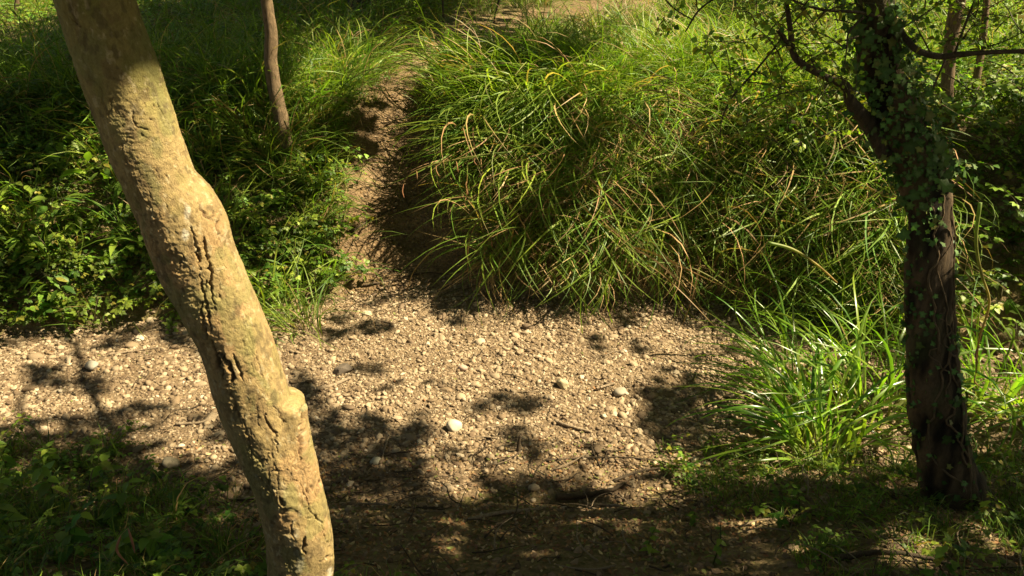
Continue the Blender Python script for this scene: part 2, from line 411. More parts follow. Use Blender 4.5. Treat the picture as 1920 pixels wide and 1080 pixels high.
def spray(name, nl, stemL, leafL, tri=True, dark=1.0, arch=1.0, yellow=.1, ratio=.72):
    """an arching stem that carries leaves (bramble-like when tri)"""
    A = Acc(); pts = [np.zeros(3)]; el = math.radians(random.uniform(45, 80)); az = 0
    for k in range(8):
        el -= arch * math.radians(random.uniform(8, 18)); az += random.uniform(-.2, .2)
        pts.append(pts[-1] + stemL / 8 * np.array([math.cos(el) * math.cos(az), math.cos(el) * math.sin(az), math.sin(el)]))
    P = smoothline(pts, 14); V, q, t = tube(P, np.linspace(.003, .001, 14), 4); A.add(V, q, t, (.10, .08, .035))
    for k in range(nl):
        p = P[int(2 + 11 * (k + .5) / nl)]; a = (k % 2 * 2 - 1) * random.uniform(.6, 1.5)
        g = greens(1, 0, dark)[0]
        if random.random() < yellow: g = np.array([.22, .20, .03])
        L = leafL * random.uniform(.7, 1.2)
        pet = L * .6; M = rotm(random.uniform(-.5, .5), random.uniform(-.3, .5), a)
        root = p + M @ np.array([pet, 0, 0])
        for j, (da, sc) in enumerate(((0, 1), (1.2, .8), (-1.2, .8)) if tri else ((0, 1.2),)):
            v, tt = leaflet(L * sc, L * sc * ratio, .25, .2, 4, .08)
            v = v @ rotm(0, random.uniform(-.2, .2), da).T @ M.T + root
            A.add(v, None, tt, g * random.uniform(.85, 1.15))
        V, q, t = tube([p, root], [.0012, .001], 3); A.add(V, q, t, (.09, .10, .03))
    return A.mesh(name, M_LEAF)

def stone_mesh(name, seed, sub=2, ang=.0):
    import bmesh
    bm = bmesh.new(); bmesh.ops.create_icosphere(bm, subdivisions=sub, radius=1)
    V = np.array([v.co[:] for v in bm.verts])
    r = .75 + .5 * vn3(V[:, 0] * 1.1 + seed, V[:, 1] * 1.1, V[:, 2] * 1.1 + 5, seed) + (.12 + ang) * (vn3(V[:, 0] * 2.7, V[:, 1] * 2.7 + seed, V[:, 2] * 2.7, seed + 3) - .5)
    rg = np.random.default_rng(seed)
    V = V * r[:, None]
    for k in range(5 if ang else 3):           # a few flattened faces
        d = rg.normal(size=3); d /= np.linalg.norm(d); h = rg.uniform(.55, .85); x = V @ d; V -= np.maximum(0, x - h)[:, None] * d * (.9 if ang else .6)
    V = V * np.array([1, rg.uniform(.6, .95), rg.uniform(.32, .6)])
    for v, c in zip(bm.verts, V): v.co = c
    me = bpy.data.meshes.new(name); bm.to_mesh(me); bm.free()
    me.polygons.foreach_set('use_smooth', np.full(len(me.polygons), not ang, bool)); me.materials.append(M_STONE); me.update(); return me

def scatter(name, P, rot, scl, protos, parent=None, idx=None):
    """stuff: real geometry copied onto points with geometry nodes"""
    n = len(P); me = bpy.data.meshes.new(name); me.vertices.add(n); me.vertices.foreach_set('co', np.asarray(P, np.float32).ravel())
    rot = np.asarray(rot, np.float32); scl = np.asarray(scl, np.float32)
    if scl.ndim == 1: scl = np.repeat(scl[:, None], 3, 1)
    me.attributes.new('rot', 'FLOAT_VECTOR', 'POINT').data.foreach_set('vector', rot.ravel())
    me.attributes.new('scl', 'FLOAT_VECTOR', 'POINT').data.foreach_set('vector', scl.ravel())
    if idx is None: idx = R.integers(0, len(protos), n)
    me.attributes.new('pick', 'INT', 'POINT').data.foreach_set('value', np.asarray(idx, np.int32))
    o = bpy.data.objects.new(name, me); COL.objects.link(o)
    if parent: o.parent = parent
    g = bpy.data.node_groups.new(name + '_scatter', 'GeometryNodeTree')
    g.interface.new_socket('Geometry', in_out='INPUT', socket_type='NodeSocketGeometry'); g.interface.new_socket('Geometry', in_out='OUTPUT', socket_type='NodeSocketGeometry')
    gi = g.nodes.new('NodeGroupInput'); go = g.nodes.new('NodeGroupOutput'); ip = g.nodes.new('GeometryNodeInstanceOnPoints')
    g2i = g.nodes.new('GeometryNodeJoinGeometry')
    for pm in reversed(protos):
        po = bpy.data.objects.new(pm.name + '_shape', pm)
        oi = g.nodes.new('GeometryNodeObjectInfo'); oi.inputs['Object'].default_value = po; oi.inputs['As Instance'].default_value = True
        g.links.new(oi.outputs['Geometry'], g2i.inputs[0])
    def attr(nm, ty):
        a = g.nodes.new('GeometryNodeInputNamedAttribute'); a.data_type = ty; a.inputs['Name'].default_value = nm; return a.outputs['Attribute']
    e = g.nodes.new('FunctionNodeEulerToRotation'); g.links.new(attr('rot', 'FLOAT_VECTOR'), e.inputs[0])
    g.links.new(gi.outputs[0], ip.inputs['Points']); g.links.new(g2i.outputs[0], ip.inputs['Instance'])
    ip.inputs['Pick Instance'].default_value = True
    g.links.new(attr('pick', 'INT'), ip.inputs['Instance Index']); g.links.new(e.outputs[0], ip.inputs['Rotation']); g.links.new(attr('scl', 'FLOAT_VECTOR'), ip.inputs['Scale'])
    g.links.new(ip.outputs[0], go.inputs[0])
    md = o.modifiers.new('scatter', 'NODES'); md.node_group = g
    o['kind'] = 'stuff'
    return o

def on_ground(xy, dz=0.0): return np.stack([xy[:, 0], xy[:, 1], TF(xy[:, 0], xy[:, 1]) + dz], -1)
def zrot(n, tilt=.12, lo=0, hi=2 * PI): return np.stack([R.normal(0, tilt, n), R.normal(0, tilt, n), R.uniform(lo, hi, n)], -1)
def rand_xy(n, x0, x1, y0, y1): return np.stack([R.uniform(x0, x1, n), R.uniform(y0, y1, n)], -1)

tick('======= THE GROUND')
# ================================================================ THE GROUND
def axis(lo, hi, fine0, fine1, d, grow=1.12):
    a = list(np.arange(fine0, fine1, d)); s = d
    while a[-1] < hi: s *= grow; a.append(a[-1] + s)
    s = d
    while a[0] > lo: s *= grow; a.insert(0, a[0] - s)
    return np.array(a)
xs = axis(-350, 350, -5.6, 5.8, .035); ys = axis(-60, 400, 2.0, 10.5, .035)
GX, GY = np.meshgrid(xs, ys); GZ = T(GX, GY)
nx, ny = len(xs), len(ys)
VV = np.stack([GX, GY, GZ], -1).reshape(-1, 3)
ii = np.arange(ny - 1)[:, None] * nx + np.arange(nx - 1)[None]
QQ = np.stack([ii, ii + 1, ii + nx + 1, ii + nx], -1).reshape(-1, 4)
fc = VV[QQ].mean(1); fx, fy = fc[:, 0], fc[:, 1]
jit = .12 * (fbm2(fx * 3, fy * 3, 31) - .5)
is_bed = (fy > near_edge(fx) + 2.5 * jit + .12) & (fy < far_edge(fx) + jit)
is_path = (~is_bed) & (fy > 6) & (np.abs(fx - path_x(fy)) < path_w(fy) + .08 + jit) & (fy < 30)
def submesh(name, mask, mat):
    q = QQ[mask]; u, inv = np.unique(q, return_inverse=True)
    me = mesh(name, VV[u], quads=inv.reshape(-1, 4)); me.materials.append(mat); o = obj(name, me); o['kind'] = 'structure'; return o
ground_o = submesh('ground', ~is_bed & ~is_path, M_SOIL)
bed_o = submesh('stream_bed', is_bed, M_BED)
path_o = submesh('footpath', is_path, M_PATH)
bed_o['label'] = 'dry stream bed of pale gravel and silt'; path_o['label'] = 'worn earth path climbing the far bank'

# ---------------------------------------------------------------- gravel
SM = [stone_mesh('stone_shape', 10 + k, 1, .2 if k % 2 else 0) for k in range(14)]
SB = [stone_mesh('stone', 40 + k, 2, .15 if k % 3 == 2 else 0) for k in range(12)]
def bed_mask(x, y):
    m = (.12 + .88 * sstep(-.1, .7, y - near_edge(x) + .5 * (fbm2(x * 2.5, y * 2.5, 77, 3) - .5))) * sstep(-.55, -.1, y - near_edge(x) + .3 * (fbm2(x * 3, y * 3, 78, 3) - .5)) * sstep(.12, -.12, y - far_edge(x))
    return m
def gravel(n, r0, r1, x0, x1, seed, sparse=1.0):
    xy = rand_xy(n, x0, x1, 3.2, 7.0)
    p = bed_mask(xy[:, 0], xy[:, 1]) * (.42 + .58 * sstep(.40, .56, fbm2(xy[:, 0] * 1.1, xy[:, 1] * 1.1, seed))) * sparse + .04
    xy = xy[R.random(n) < p]; k = len(xy)
    r = np.exp(R.uniform(math.log(r0), math.log(r1), k))
    P = on_ground(xy); P[:, 2] += r * R.uniform(-.2, .25, k)
    return P, zrot(k, .38), r
g1 = gravel(125000, .007, .018, -6.2, 6.2, 71); g2 = gravel(24000, .015, .036, -6.2, 6.2, 72); 
P = np.concatenate([g1[0], g2[0]]); rt = np.concatenate([g1[1], g2[1]]); sc_ = np.concatenate([g1[2], g2[2]])
gravel_o = scatter('gravel', P, rt, sc_, SM, bed_o)
gravel_o['label'] = 'small pale pebbles covering the dry bed'
CL = [stone_mesh('clod_shape', 70 + k, 1, .3) for k in range(6)]
M_CLOD = stone_mat('dry_clod', [(0, (.09, .058, .032)), (.5, (.17, .115, .065)), (1, (.27, .195, .115))])
for c_ in CL: c_.materials.clear(); c_.materials.append(M_CLOD)
xy = np.concatenate([rand_xy(9000, -2.5, 3.5, 2.2, 4.2), rand_xy(22000, -5.5, 5.5, 3.4, 6.9), rand_xy(2600, -2.0, .3, 6.3, 9.5)]); cp = np.where(xy[:, 1] > far_edge(xy[:, 0]), .8 * (np.abs(xy[:, 0] - path_x(xy[:, 1])) < .8), .25 * (xy[:, 1] < near_edge(xy[:, 0])) + sstep(.46, .60, fbm2(xy[:, 0] * 1.5, xy[:, 1] * 1.9, 79)) * .8 + .5 * sstep(-.5, 0, xy[:, 1] - far_edge(xy[:, 0])) + .04)
xy = xy[R.random(len(xy)) < cp]; k = len(xy); r = np.exp(R.uniform(math.log(.010), math.log(.030), k)); P = on_ground(xy); P[:, 2] += r * R.uniform(-.2, .3, k)
clod_o = scatter('soil_clods', P, zrot(k, .4), r, CL, bed_o); clod_o['label'] = 'brown crumbs and clods of dry soil'
# larger stones: single pieces of the bed
cand_u = R.uniform(0, 1700, 4000); cand_v = R.uniform(575, 935, 4000)
GP = ground(cand_u, cand_v); placed = []
clear = [(852, 808, 34), (868, 698, 24), (1052, 728, 26), (645, 702, 30), (1160, 745, 24), (175, 693, 28), (322, 878, 34), (705, 870, 22)]
for k in range(4000):
    if len(placed) >= 285: break
    x, y, z = GP[k]
    if R.random() > float(bed_mask(x, y)) * (.3 + .7 * float(sstep(.4, .55, fbm2(x * 1.1, y * 1.1, 72)))): continue
    dep = project(GP[k])[2]; s = R.choice([5, 6, 7, 8, 9, 11]) * dep / F * R.uniform(.9, 1.25)
    if any((cand_u[k] - c[0]) ** 2 + (cand_v[k] - c[1]) ** 2 < (c[2]) ** 2 for c in clear): continue
    if any((x - a) ** 2 + (y - b) ** 2 < (s + c) ** 2 * .8 for a, b, c in placed): continue
    placed.append((x, y, s))
    o = bpy.data.objects.new('stone', SB[k % 12]); COL.objects.link(o); o.parent = bed_o
    o.location = (x, y, z + s * R.uniform(-.02, .25)); o.scale = (s, s, s * R.uniform(.8, 1.1)); o.rotation_euler = (R.normal(0, .25), R.normal(0, .25), R.uniform(0, 6.28))
def own_stone(u, v, px, col, label, ang=False, flat=.75):
    p = ground(u, v)[0]; dep = project(p)[2]; s = px / 2 * dep / F * .82
    me = stone_mesh('stone', int(u), 3, .25 if ang else 0)
    m, n, out = newmat('stone_' + str(int(u)))
    b = noise(n, 6, 6, .7, N(n, 'ShaderNodeTexCoord').outputs['Object']); r = ramp(n, [(.3, tuple(c * .75 for c in col)), (.7, col)]); n.links.new(b.outputs[0], r.inputs[0])
    pr = N(n, 'ShaderNodeBsdfPrincipled'); pr.inputs['Roughness'].default_value = .8; n.links.new(r.outputs[0], pr.inputs['Base Color']); n.links.new(pr.outputs[0], out.inputs[0])
    me.materials.clear(); me.materials.append(m)
    o = obj('stone', me); o.location = (p[0], p[1], p[2] + s * .45); o.scale = (s, s, s * flat / .6); o.rotation_euler = (R.normal(0, .15), R.normal(0, .15), R.uniform(-.5, .5))
    tag(o, label, 'stone')
own_stone(852, 808, 40, (.55, .48, .35), 'large near white stone standing proud of the gravel mid bed', False, .8)
own_stone(868, 698, 26, (.40, .28, .21), 'rounded pinkish brown pebble among the brightest gravel')
own_stone(1052, 728, 34, (.40, .33, .19), 'squarish tan stone beside the pale split stick', True)
own_stone(645, 704, 40, (.13, .10, .07), 'dark angular stone at the end of the short pale stick', True)
own_stone(1162, 742, 34, (.34, .29, .21), 'broad tan cobble just right of the pale split stick')
own_stone(175, 695, 30, (.30, .27, .21), 'round grey cobble in the bright gravel left of the leaning tree')
own_stone(322, 878, 42, (.38, .31, .20), 'flat tan stone near the foot of the leaning tree, edge of the nettles')
own_stone(705, 870, 26, (.30, .28, .20), 'grey stone in deep shade right of the leaning tree')
own_stone(1000, 922, 28, (.36, .28, .18), 'lone tan stone where gravel meets the near bank')

tick('============ TREES')
# ================================================================ TREES
def resample(tab, n):
    tab = np.asarray(tab, float); v = np.linspace(tab[0, 0], tab[-1, 0], n)
    # smooth interpolation
    out = smoothline(tab, n * 4); o = np.argsort(out[:, 0]); out = out[o]
    return np.stack([v] + [np.interp(v, out[:, 0], out[:, k]) for k in range(1, tab.shape[1])], -1)

# leaning tree: rows are (image row, centre, width) on the plane y=2.2
LT = [(-700, 20, 124), (-350, 95, 134), (-120, 152, 142), (0, 178, 145), (100, 211, 150), (215, 253, 147), (300, 284, 140), (345, 303, 138), (390, 330, 156), (430, 349, 161), (465, 360, 157),
      (540, 394, 151), (640, 441, 138), (740, 473, 139), (810, 499, 136), (920, 542, 127), (1010, 561, 127), (1080, 563, 127), (1200, 566, 140), (1420, 568, 190)]
YT = 2.2
tab = resample(LT, 1150)
Cc = at(tab[:, 1], tab[:, 0], YT); dep = project(Cc)[2]; rad = tab[:, 2] / 2 * dep / F * .955
th = np.concatenate([np.linspace(-PI, 0, 170, endpoint=False), np.linspace(0, PI, 60, endpoint=False)])   # -pi..0 faces the camera (-y)
ang_off = -.35
TH = th + ang_off
tan = np.gradient(Cc, axis=0); tan /= np.linalg.norm(tan, axis=1)[:, None]
ax = np.cross(tan, [0, -1., 0]); ax /= np.linalg.norm(ax, axis=1)[:, None]; ax *= np.sign(ax[:, :1]); ay = np.cross(ax, tan); ay *= np.sign(ay[:, 1:2])
D = np.cos(TH)[None, :, None] * ax[:, None] + np.sin(TH)[None, :, None] * ay[:, None]
V0 = Cc[:, None] + rad[:, None, None] * D
U, Vp, _ = project(V0)
front = np.clip((D * (CAM - V0)).sum(-1) / np.linalg.norm(CAM - V0, axis=-1) * 6, 0, 1)
X, Y, Z = V0[..., 0], V0[..., 1], V0[..., 2]
disp = .009 * (fbm3(X * 7, Y * 7, Z * 4, 1, 3) - .5) + .0032 * (fbm3(X * 26, Y * 26, Z * 22, 2, 3) - .5) + .0018 * (fbm3(X * 60, Y * 60, Z * 200, 5, 2) - .5)
# bark warts and lifted flakes, thickest along the left flank
nf = fbm3(X * 70, Y * 70, Z * 150, 8, 4); lane = np.exp(-((U - (tab[:, 1] - .26 * tab[:, 2])[:, None]) / 16) ** 2)
disp += .012 * np.clip(nf - .56, 0, .10) * (.2 + 1.7 * lane * sstep(330, 420, Vp)) * 2.0
inner = np.zeros_like(disp)
fz_ = fbm3(X * 17, Y * 17, Z * 7, 23, 4); fmask = sstep(.48, .62, fbm3(X * 4, Y * 4, Z * 3, 24, 3)) * (.35 + .65 * sstep(300, 520, Vp)) + .8 * lane
gr_ = np.exp(-(np.abs(fz_ - .5) / .010) ** 2) * np.clip(fmask, 0, 1); disp -= .0045 * gr_; inner = np.maximum(inner, .55 * gr_)
fz2 = fbm3(X * 60, Y * 60, Z * 150, 25, 3); disp -= .0012 * np.exp(-(np.abs(fz2 - .5) / .03) ** 2) * (.3 + .7 * np.clip(fmask, 0, 1))
tn_ = fbm3(X * 13, Y * 13, Z * 9, 27, 5) * 16; tf_ = tn_ - np.floor(tn_); disp += .0011 * (np.floor(tn_) + sstep(.86, 1, tf_) - 8) * np.clip(.25 + fmask, 0, 1)
inner = np.maximum(inner, .35 * np.exp(-((tf_ - .86) / .05) ** 2) * np.clip(fmask, 0, 1))
rel_ = (U - tab[:, 1][:, None]) / (tab[:, 2] / 2)[:, None]; vr_ = tab[:, 0][:, None] + 0 * U
amt = np.interp(vr_, [0, 757, 764, 772, 810, 860, 915, 940], [0, 0, 14, 20, 14, 6, 1, 0]) * dep[:, None] / F
disp += amt * sstep(.58, .84, rel_) * (X > Cc[:, 0][:, None])
disp += .0016 * (fbm3(X * 120, Y * 120, Z * 120, 12, 2) - .5) + .004 * (fbm3(X * 30, Y * 30, Z * 12, 13, 4) - .5)
def crack(pts, depth, wpx, lip=.3, seed=0, red=1.0):
    global disp, inner
    pts = np.asarray(pts, float); pts = smoothline(pts, max(12, len(pts) * 6)) if len(pts) > 2 else pts
    m = (U > pts[:, 0].min() - 25) & (U < pts[:, 0].max() + 25) & (Vp > pts[:, 1].min() - 25) & (Vp < pts[:, 1].max() + 25) & (front > 0)
    if not m.any(): return
    u = U[m] + 11 * (fbm2(U[m] / 9, Vp[m] / 7, 90 + seed, 4) - .5); v = Vp[m] + 6 * (fbm2(U[m] / 11, Vp[m] / 11, 70 + seed, 3) - .5)
    best = np.full(len(u), 1e9); bt = np.zeros(len(u)); L = len(pts) - 1; sg = np.zeros(len(u))
    for k in range(L):
        a, b = pts[k], pts[k + 1]; d = b - a; t = np.clip(((u - a[0]) * d[0] + (v - a[1]) * d[1]) / (d @ d + 1e-9), 0, 1)
        dx, dy = u - a[0] - t * d[0], v - a[1] - t * d[1]; dist = np.hypot(dx, dy); c = dist < best
        best[c] = dist[c]; bt[c] = (k + t[c]) / L; sg[c] = np.sign(d[0] * dy[c] - d[1] * dx[c])
    tw = wpx * np.clip(np.sin(PI * np.clip(bt, .03, .97)) * 1.2, .25, 1) * (.6 + .9 * vn2(bt * 14, bt * 0 + seed, 4))
    tw = tw * .55; g = np.exp(-(best / tw) ** 2 * 1.4); l = np.exp(-np.maximum(0, best - tw) / (tw * 3.2)) * (sg > 0) * (1 - g)
    disp[m] += front[m] * (-depth * 1.15 * g + min(lip, .5) * .12 * depth * l); inner[m] = np.maximum(inner[m], g * red)
crack([(358, 428), (366, 452), (372, 480), (374, 505)], .016, 5, .35, 1)
crack([(383, 440), (388, 470), (394, 498), (396, 530), (398, 560), (404, 572)], .018, 4.6, .4, 2)
crack([(376, 515), (378, 540), (384, 560), (392, 600), (396, 625)], .011, 4, .5, 3)
crack([(412, 408), (408, 425), (414, 450)], .009, 3.4, .5, 4)
crack([(370, 380), (380, 395), (392, 410), (404, 398), (412, 386)], .006, 3.2, .9, 5)
crack([(440, 488), (448, 508), (457, 530)], .006, 2.4, .5, 6)
crack([(398, 640), (405, 660), (418, 668), (432, 690), (436, 715), (428, 722)], .020, 7, .35, 7)
crack([(404, 655), (412, 690), (420, 712)], .020, 8, .2, 8)
crack([(438, 662), (446, 690), (456, 714)], .010, 3.5, .6, 9)
crack([(384, 560), (376, 585), (384, 615), (388, 640)], .010, 4, .7, 10)
crack([(497, 773), (500, 790), (514, 808), (519, 830), (522, 852)], .009, 3.2, .55, 11)
crack([(508, 755), (520, 770), (533, 800)], .006, 2.2, .5, 12)
crack([(538, 880), (552, 898), (566, 912), (574, 930), (586, 962), (600, 978), (606, 1004), (622, 1030)], .007, 2.3, .5, 13)
crack([(570, 800), (575, 840), (580, 900)], .006, 2.0, .5, 14)
crack([(596, 898), (598, 918)], .012, 3.5, .3, 15)
crack([(505, 884), (528, 884)], .005, 2, .6, 16)
crack([(526, 928), (530, 940), (538, 946)], .010, 4, .6, 17)
crack([(548, 976), (546, 1000), (552, 1010)], .006, 2.2, .6, 18)
crack([(570, 1003), (568, 1020), (573, 1036)], .016, 6, .7, 19)
crack([(600, 1052), (610, 1045), (620, 1044)], .010, 4, .6, 20)
crack([(493, 560), (500, 590), (512, 620)], .004, 1.8, .6, 21)
crack([(478, 655), (490, 700), (500, 730)], .004, 1.8, .6, 22)
crack([(295, 188), (303, 205), (308, 222)], .006, 2.4, .8, 23)
crack([(250, 200), (252, 232), (266, 242), (284, 246)], .004, 2.2, .9, 24)
crack([(268, 192), (272, 200)], .003, 2, .9, 25); crack([(284, 194), (290, 202)], .003, 2, .9, 26); crack([(276, 222), (290, 226)], .004, 2, .9, 27)
crack([(128, 28), (140, 44), (150, 52)], .005, 2.2, .5, 28)
crack([(455, 780), (468, 840), (480, 900)], .006, 3, .9, 29); crack([(425, 722), (440, 760), (452, 800)], .007, 3.5, .9, 30)
for k in range(46):                               # short bark creases
    v_ = R.uniform(150, 1070); c_ = np.interp(v_, tab[:, 0], tab[:, 1]); u_ = c_ + R.uniform(-45, 60); l_ = R.uniform(6, 24); a_ = R.choice([R.uniform(1.1, 1.7), R.uniform(-.3, .3)], p=[.6, .4])
    crack([(u_, v_), (u_ + l_ * .4 * math.cos(a_) + R.normal(0, 2), v_ + l_ * .5 * math.sin(a_)), (u_ + l_ * math.cos(a_), v_ + l_ * math.sin(a_))], R.uniform(.0015, .004), R.uniform(1.2, 2.2), .9, 31 + k, .5)
def bump(u, v, su, sv, h):
    global disp
    disp += front * h * np.exp(-((U - u) / su) ** 2 - ((Vp - v) / sv) ** 2)
crack([(547, 758), (551, 785), (556, 820), (562, 870)], .010, 4, .3, 97)
bump(400, 396, 22, 24, .006); bump(535, 940, 26, 30, .012); bump(570, 1020, 16, 26, .012); bump(425, 690, 16, 30, .008); bump(275, 215, 28, 30, .005); bump(612, 1050, 18, 16, .010); bump(300, 120, 18, 40, .006)
rr_ = np.hypot((U - 545) , (Vp - 968) * .9); disp += front * .0016 * np.sin(rr_ / 2.6) * np.exp(-(rr_ / 40) ** 2)     # rings round the old knot
V1 = V0 + disp[..., None] * D
# colour: tan bark, algae green towards the top, pale lichen, rusty inner bark
hn = fbm3(X * 9, Y * 9, Z * 6, 33, 4); base = np.array([.310, .228, .104]); col = np.ones(X.shape + (3,)) * base
col *= (.8 + .4 * hn)[..., None]
gm = (sstep(330, 60, Vp) * .7 + .35 * sstep(.52, .62, fbm3(X * 14, Y * 14, Z * 9, 44, 3)))[..., None] * .9; col = col * (1 - gm) + np.array([.20, .185, .055]) * gm
om = (sstep(.55, .68, fbm3(X * 6, Y * 6, Z * 5, 46, 3)) * sstep(330, 480, Vp))[..., None] * .35; col = col * (1 - om) + np.array([.46, .26, .13]) * om
im = np.clip(inner, 0, 1)[..., None] * .75; col = col * (1 - im) + np.array([.11, .055, .03]) * im
for (u_, v_, su, sv) in ((351, 398, 7, 14), (348, 440, 8, 12), (562, 1058, 9, 18), (556, 1035, 5, 8), (618, 1075, 5, 14), (555, 1003, 3, 3), (481, 893, 3, 3), (310, 75, 10, 30)):
    wm = np.exp(-((U - u_) / su) ** 2 - ((Vp - v_) / sv) ** 2) * front; wm = (sstep(.3, .8, wm * 1.1 + .9 * (fbm2(U / 5, Vp / 5, 55, 3) - .5)) * .7)[..., None]
    col = col * (1 - wm) + np.array([.62, .58, .48]) * wm
for fr, cc_, th_ in ((30, (.16, .11, .055), .58), (75, (.46, .38, .23), .62), (12, (.20, .19, .07), .55), (45, (.10, .075, .04), .63)):
    mm = (sstep(th_, th_ + .07, fbm3(X * fr, Y * fr, Z * fr * .7, int(fr), 4)) * .55)[..., None]; col = col * (1 - mm) + np.array(cc_) * mm
nr, nc = X.shape
i_ = np.arange(nr - 1)[:, None] * nc; j_ = np.arange(nc)[None]; j2_ = (j_ + 1) % nc
Qt = np.stack([i_ + j_, i_ + nc + j_, i_ + nc + j2_, i_ + j2_], -1).reshape(-1, 4)
tree1 = thing('leaning_tree', (-.8, 2.2, float(T(-.8, 2.2))), 'tan smooth barked tree leaning left across the stream bed, cracked bark and a cut stub', 'tree')
def world_child(o, parent):
    o.parent = parent; o.matrix_parent_inverse = parent.matrix_world.inverted() if False else __import__('mathutils').Matrix.Translation(-parent.location)
    return o
world_child(obj('trunk', mesh('trunk', V1.reshape(-1, 3), quads=Qt, cols=col.reshape(-1, 3)), M_BARK), tree1)
# sawn stub on its right side: a thick collar that ends in a cut face
sp = at(np.array([560, 562, 563]), np.array([830, 795, 760]), YT + .005)
V, q, t = tube(smoothline(sp, 40), np.interp(np.linspace(0, 1, 40), [0, .5, .93, 1], [.016, .022, .023, .019]), 40, .12, 5)
nn = fbm3(V[:, 0] * 60, V[:, 1] * 60, V[:, 2] * 24, 3, 4); V = V + np.array([1, -.5, 0]) * ((nn - .5) * .010)[:, None]; V[:, 2] += (nn - .5) * .012
cs = np.array([.33, .23, .11]) * (.7 + .6 * nn[:, None]); cs[V[:, 2] > V[:, 2].max() - .015] = (.27, .25, .13)
me = mesh('branch_stub', V, quads=q, tris=t, cols=cs); world_child(obj('branch_stub', me, M_BARK), tree1)

# generic tree stem from pixel rows
def stem_px(tabpx, Y, ns=24, n=80, wob=.08, seed=0):
    tb = np.asarray(tabpx, float)       # u, v, width, on plane Y (scalar or per-point)
    Yv = np.broadcast_to(Y, (len(tb),)); Pn = at(tb[:, 0], tb[:, 1], Yv); dp = project(Pn)[2]
    full = np.concatenate([Pn, (tb[:, 2] / 2 * dp / F)[:, None]], 1); s = smoothline(full, n)
    return tube(s[:, :3], np.maximum(s[:, 3], .0015), ns, wob, seed), s
IV = [(1905, -750, 60), (1500, -380, 62), (1600, -140, 66), (1640, 0, 70), (1648, 100, 72), (1672, 190, 75), (1700, 260, 78), (1728, 330, 84), (1742, 400, 80), (1741, 500, 82), (1741, 600, 84), (1748, 700, 88), (1760, 800, 93), (1776, 880, 104), (1796, 950, 130), (1806, 990, 175)]
IV = IV[1:]
YI = 3.3
(ivt, ivs) = stem_px(IV, YI, 72, 260, .06, 3)
V, q, t = ivt
nn = fbm3(V[:, 0] * 22, V[:, 1] * 22, V[:, 2] * 5, 4, 4)
cen = np.stack([np.interp(V[:, 2], ivs[::-1, 2], ivs[::-1, k]) for k in (0, 1)], -1); dxy = V[:, :2] - cen; dxy /= np.linalg.norm(dxy, axis=1)[:, None] + 1e-6
V[:, :2] += dxy * ((nn - .5) * .045)[:, None]
cI = np.array([.07, .048, .027]) * (.2 + 1.6 * sstep(.3, .7, nn)[:, None]); gmk = sstep(.5, .65, fbm3(V[:, 0] * 7, V[:, 1] * 7, V[:, 2] * 4, 8, 3))[:, None]; cI = cI * (1 - .4 * gmk) + np.array([.07, .085, .03]) * .4 * gmk
tree3 = thing('ivy_clad_tree', tuple(at(1800, 960, YI)), 'dark trunk wound with ivy standing on the near bank, long bare side limbs', 'tree')
world_child(obj('trunk', mesh('trunk', V, quads=q, tris=t, cols=cI), M_BARK), tree3)
limbs = [([(1640, 240, 28), (1615, 215, 25), (1597, 192, 22), (1584, 161, 18), (1556, 148, 14), (1520, 129, 13), (1490, 106, 14), (1483, 60, 11), (1474, 0, 9), (1466, -80, 8)], [3.3, 3.25, 3.2, 3.15, 3.1, 3.1, 3.1, 3.1, 3.05, 3.0]),
         ([(1481, 92, 10), (1472, 76, 10), (1460, 57, 9)], 3.08),
         ([(1684, 50, 12), (1700, 74, 12), (1726, 97, 11), (1762, 106, 11), (1800, 102, 10), (1860, 98, 9), (1960, 95, 8)], [3.3, 3.2, 3.1, 3.05, 3.0, 2.95, 2.9]),
         ([(1680, 42, 8), (1640, 30, 7), (1607, 23, 6), (1542, 18, 5), (1507, 9, 4), (1470, -10, 3)], [3.3, 3.2, 3.1, 3.0, 2.95, 2.9]),
         ([(1660, 290, 30), (1640, 250, 30), (1620, 222, 26), (1600, 196, 22)], 3.28)]
limb_curves = []
for (tb, Yv) in limbs:
    (v_, q_, t_), s_ = stem_px(tb, Yv, 12, 40, .18, 4); limb_curves.append(s_)
    world_child(obj('limb', mesh('limb', v_, quads=q_, tris=t_), M_BARK2), tree3)
twigs = [([(1468, 71, 4), (1420, 129, 4), (1364, 197, 3), (1352, 232, 2), (1350, 260, 1.5)], 3.1), ([(1619, 32, 5), (1590, 65, 4), (1588, 90, 3), (1584, 120, 2)], 3.1),
         ([(1512, 13, 4), (1487, 45, 3)], 3.0), ([(1776, 104, 4), (1760, 140, 4), (1750, 165, 3)], 3.1), ([(1790, 100, 5), (1812, 40, 5), (1832, -10, 4)], 3.0),
         ([(1680, 60, 3), (1740, 22, 3), (1800, -20, 3)], 3.3), ([(1560, 155, 3), (1520, 168, 2), (1470, 175, 2), (1400, 190, 1.5)], 3.1), ([(1610, 68, 2.5), (1560, 80, 2), (1500, 82, 1.5)], 3.1),
         ([(1350, -10, 4), (1310, 20, 4), (1285, 60, 3)], 3.4), ([(1240, -10, 4), (1262, 14, 3), (1300, 38, 3)], 3.8), ([(1484, 116, 3), (1466, 133, 2)], 3.1)]
for tb, Yv in twigs:
    (v_, q_, t_), s_ = stem_px(tb, Yv, 6, 20, .2, 5); limb_curves.append(s_); world_child(obj('twig', mesh('twig', v_, quads=q_, tris=t_), M_BARK2), tree3)
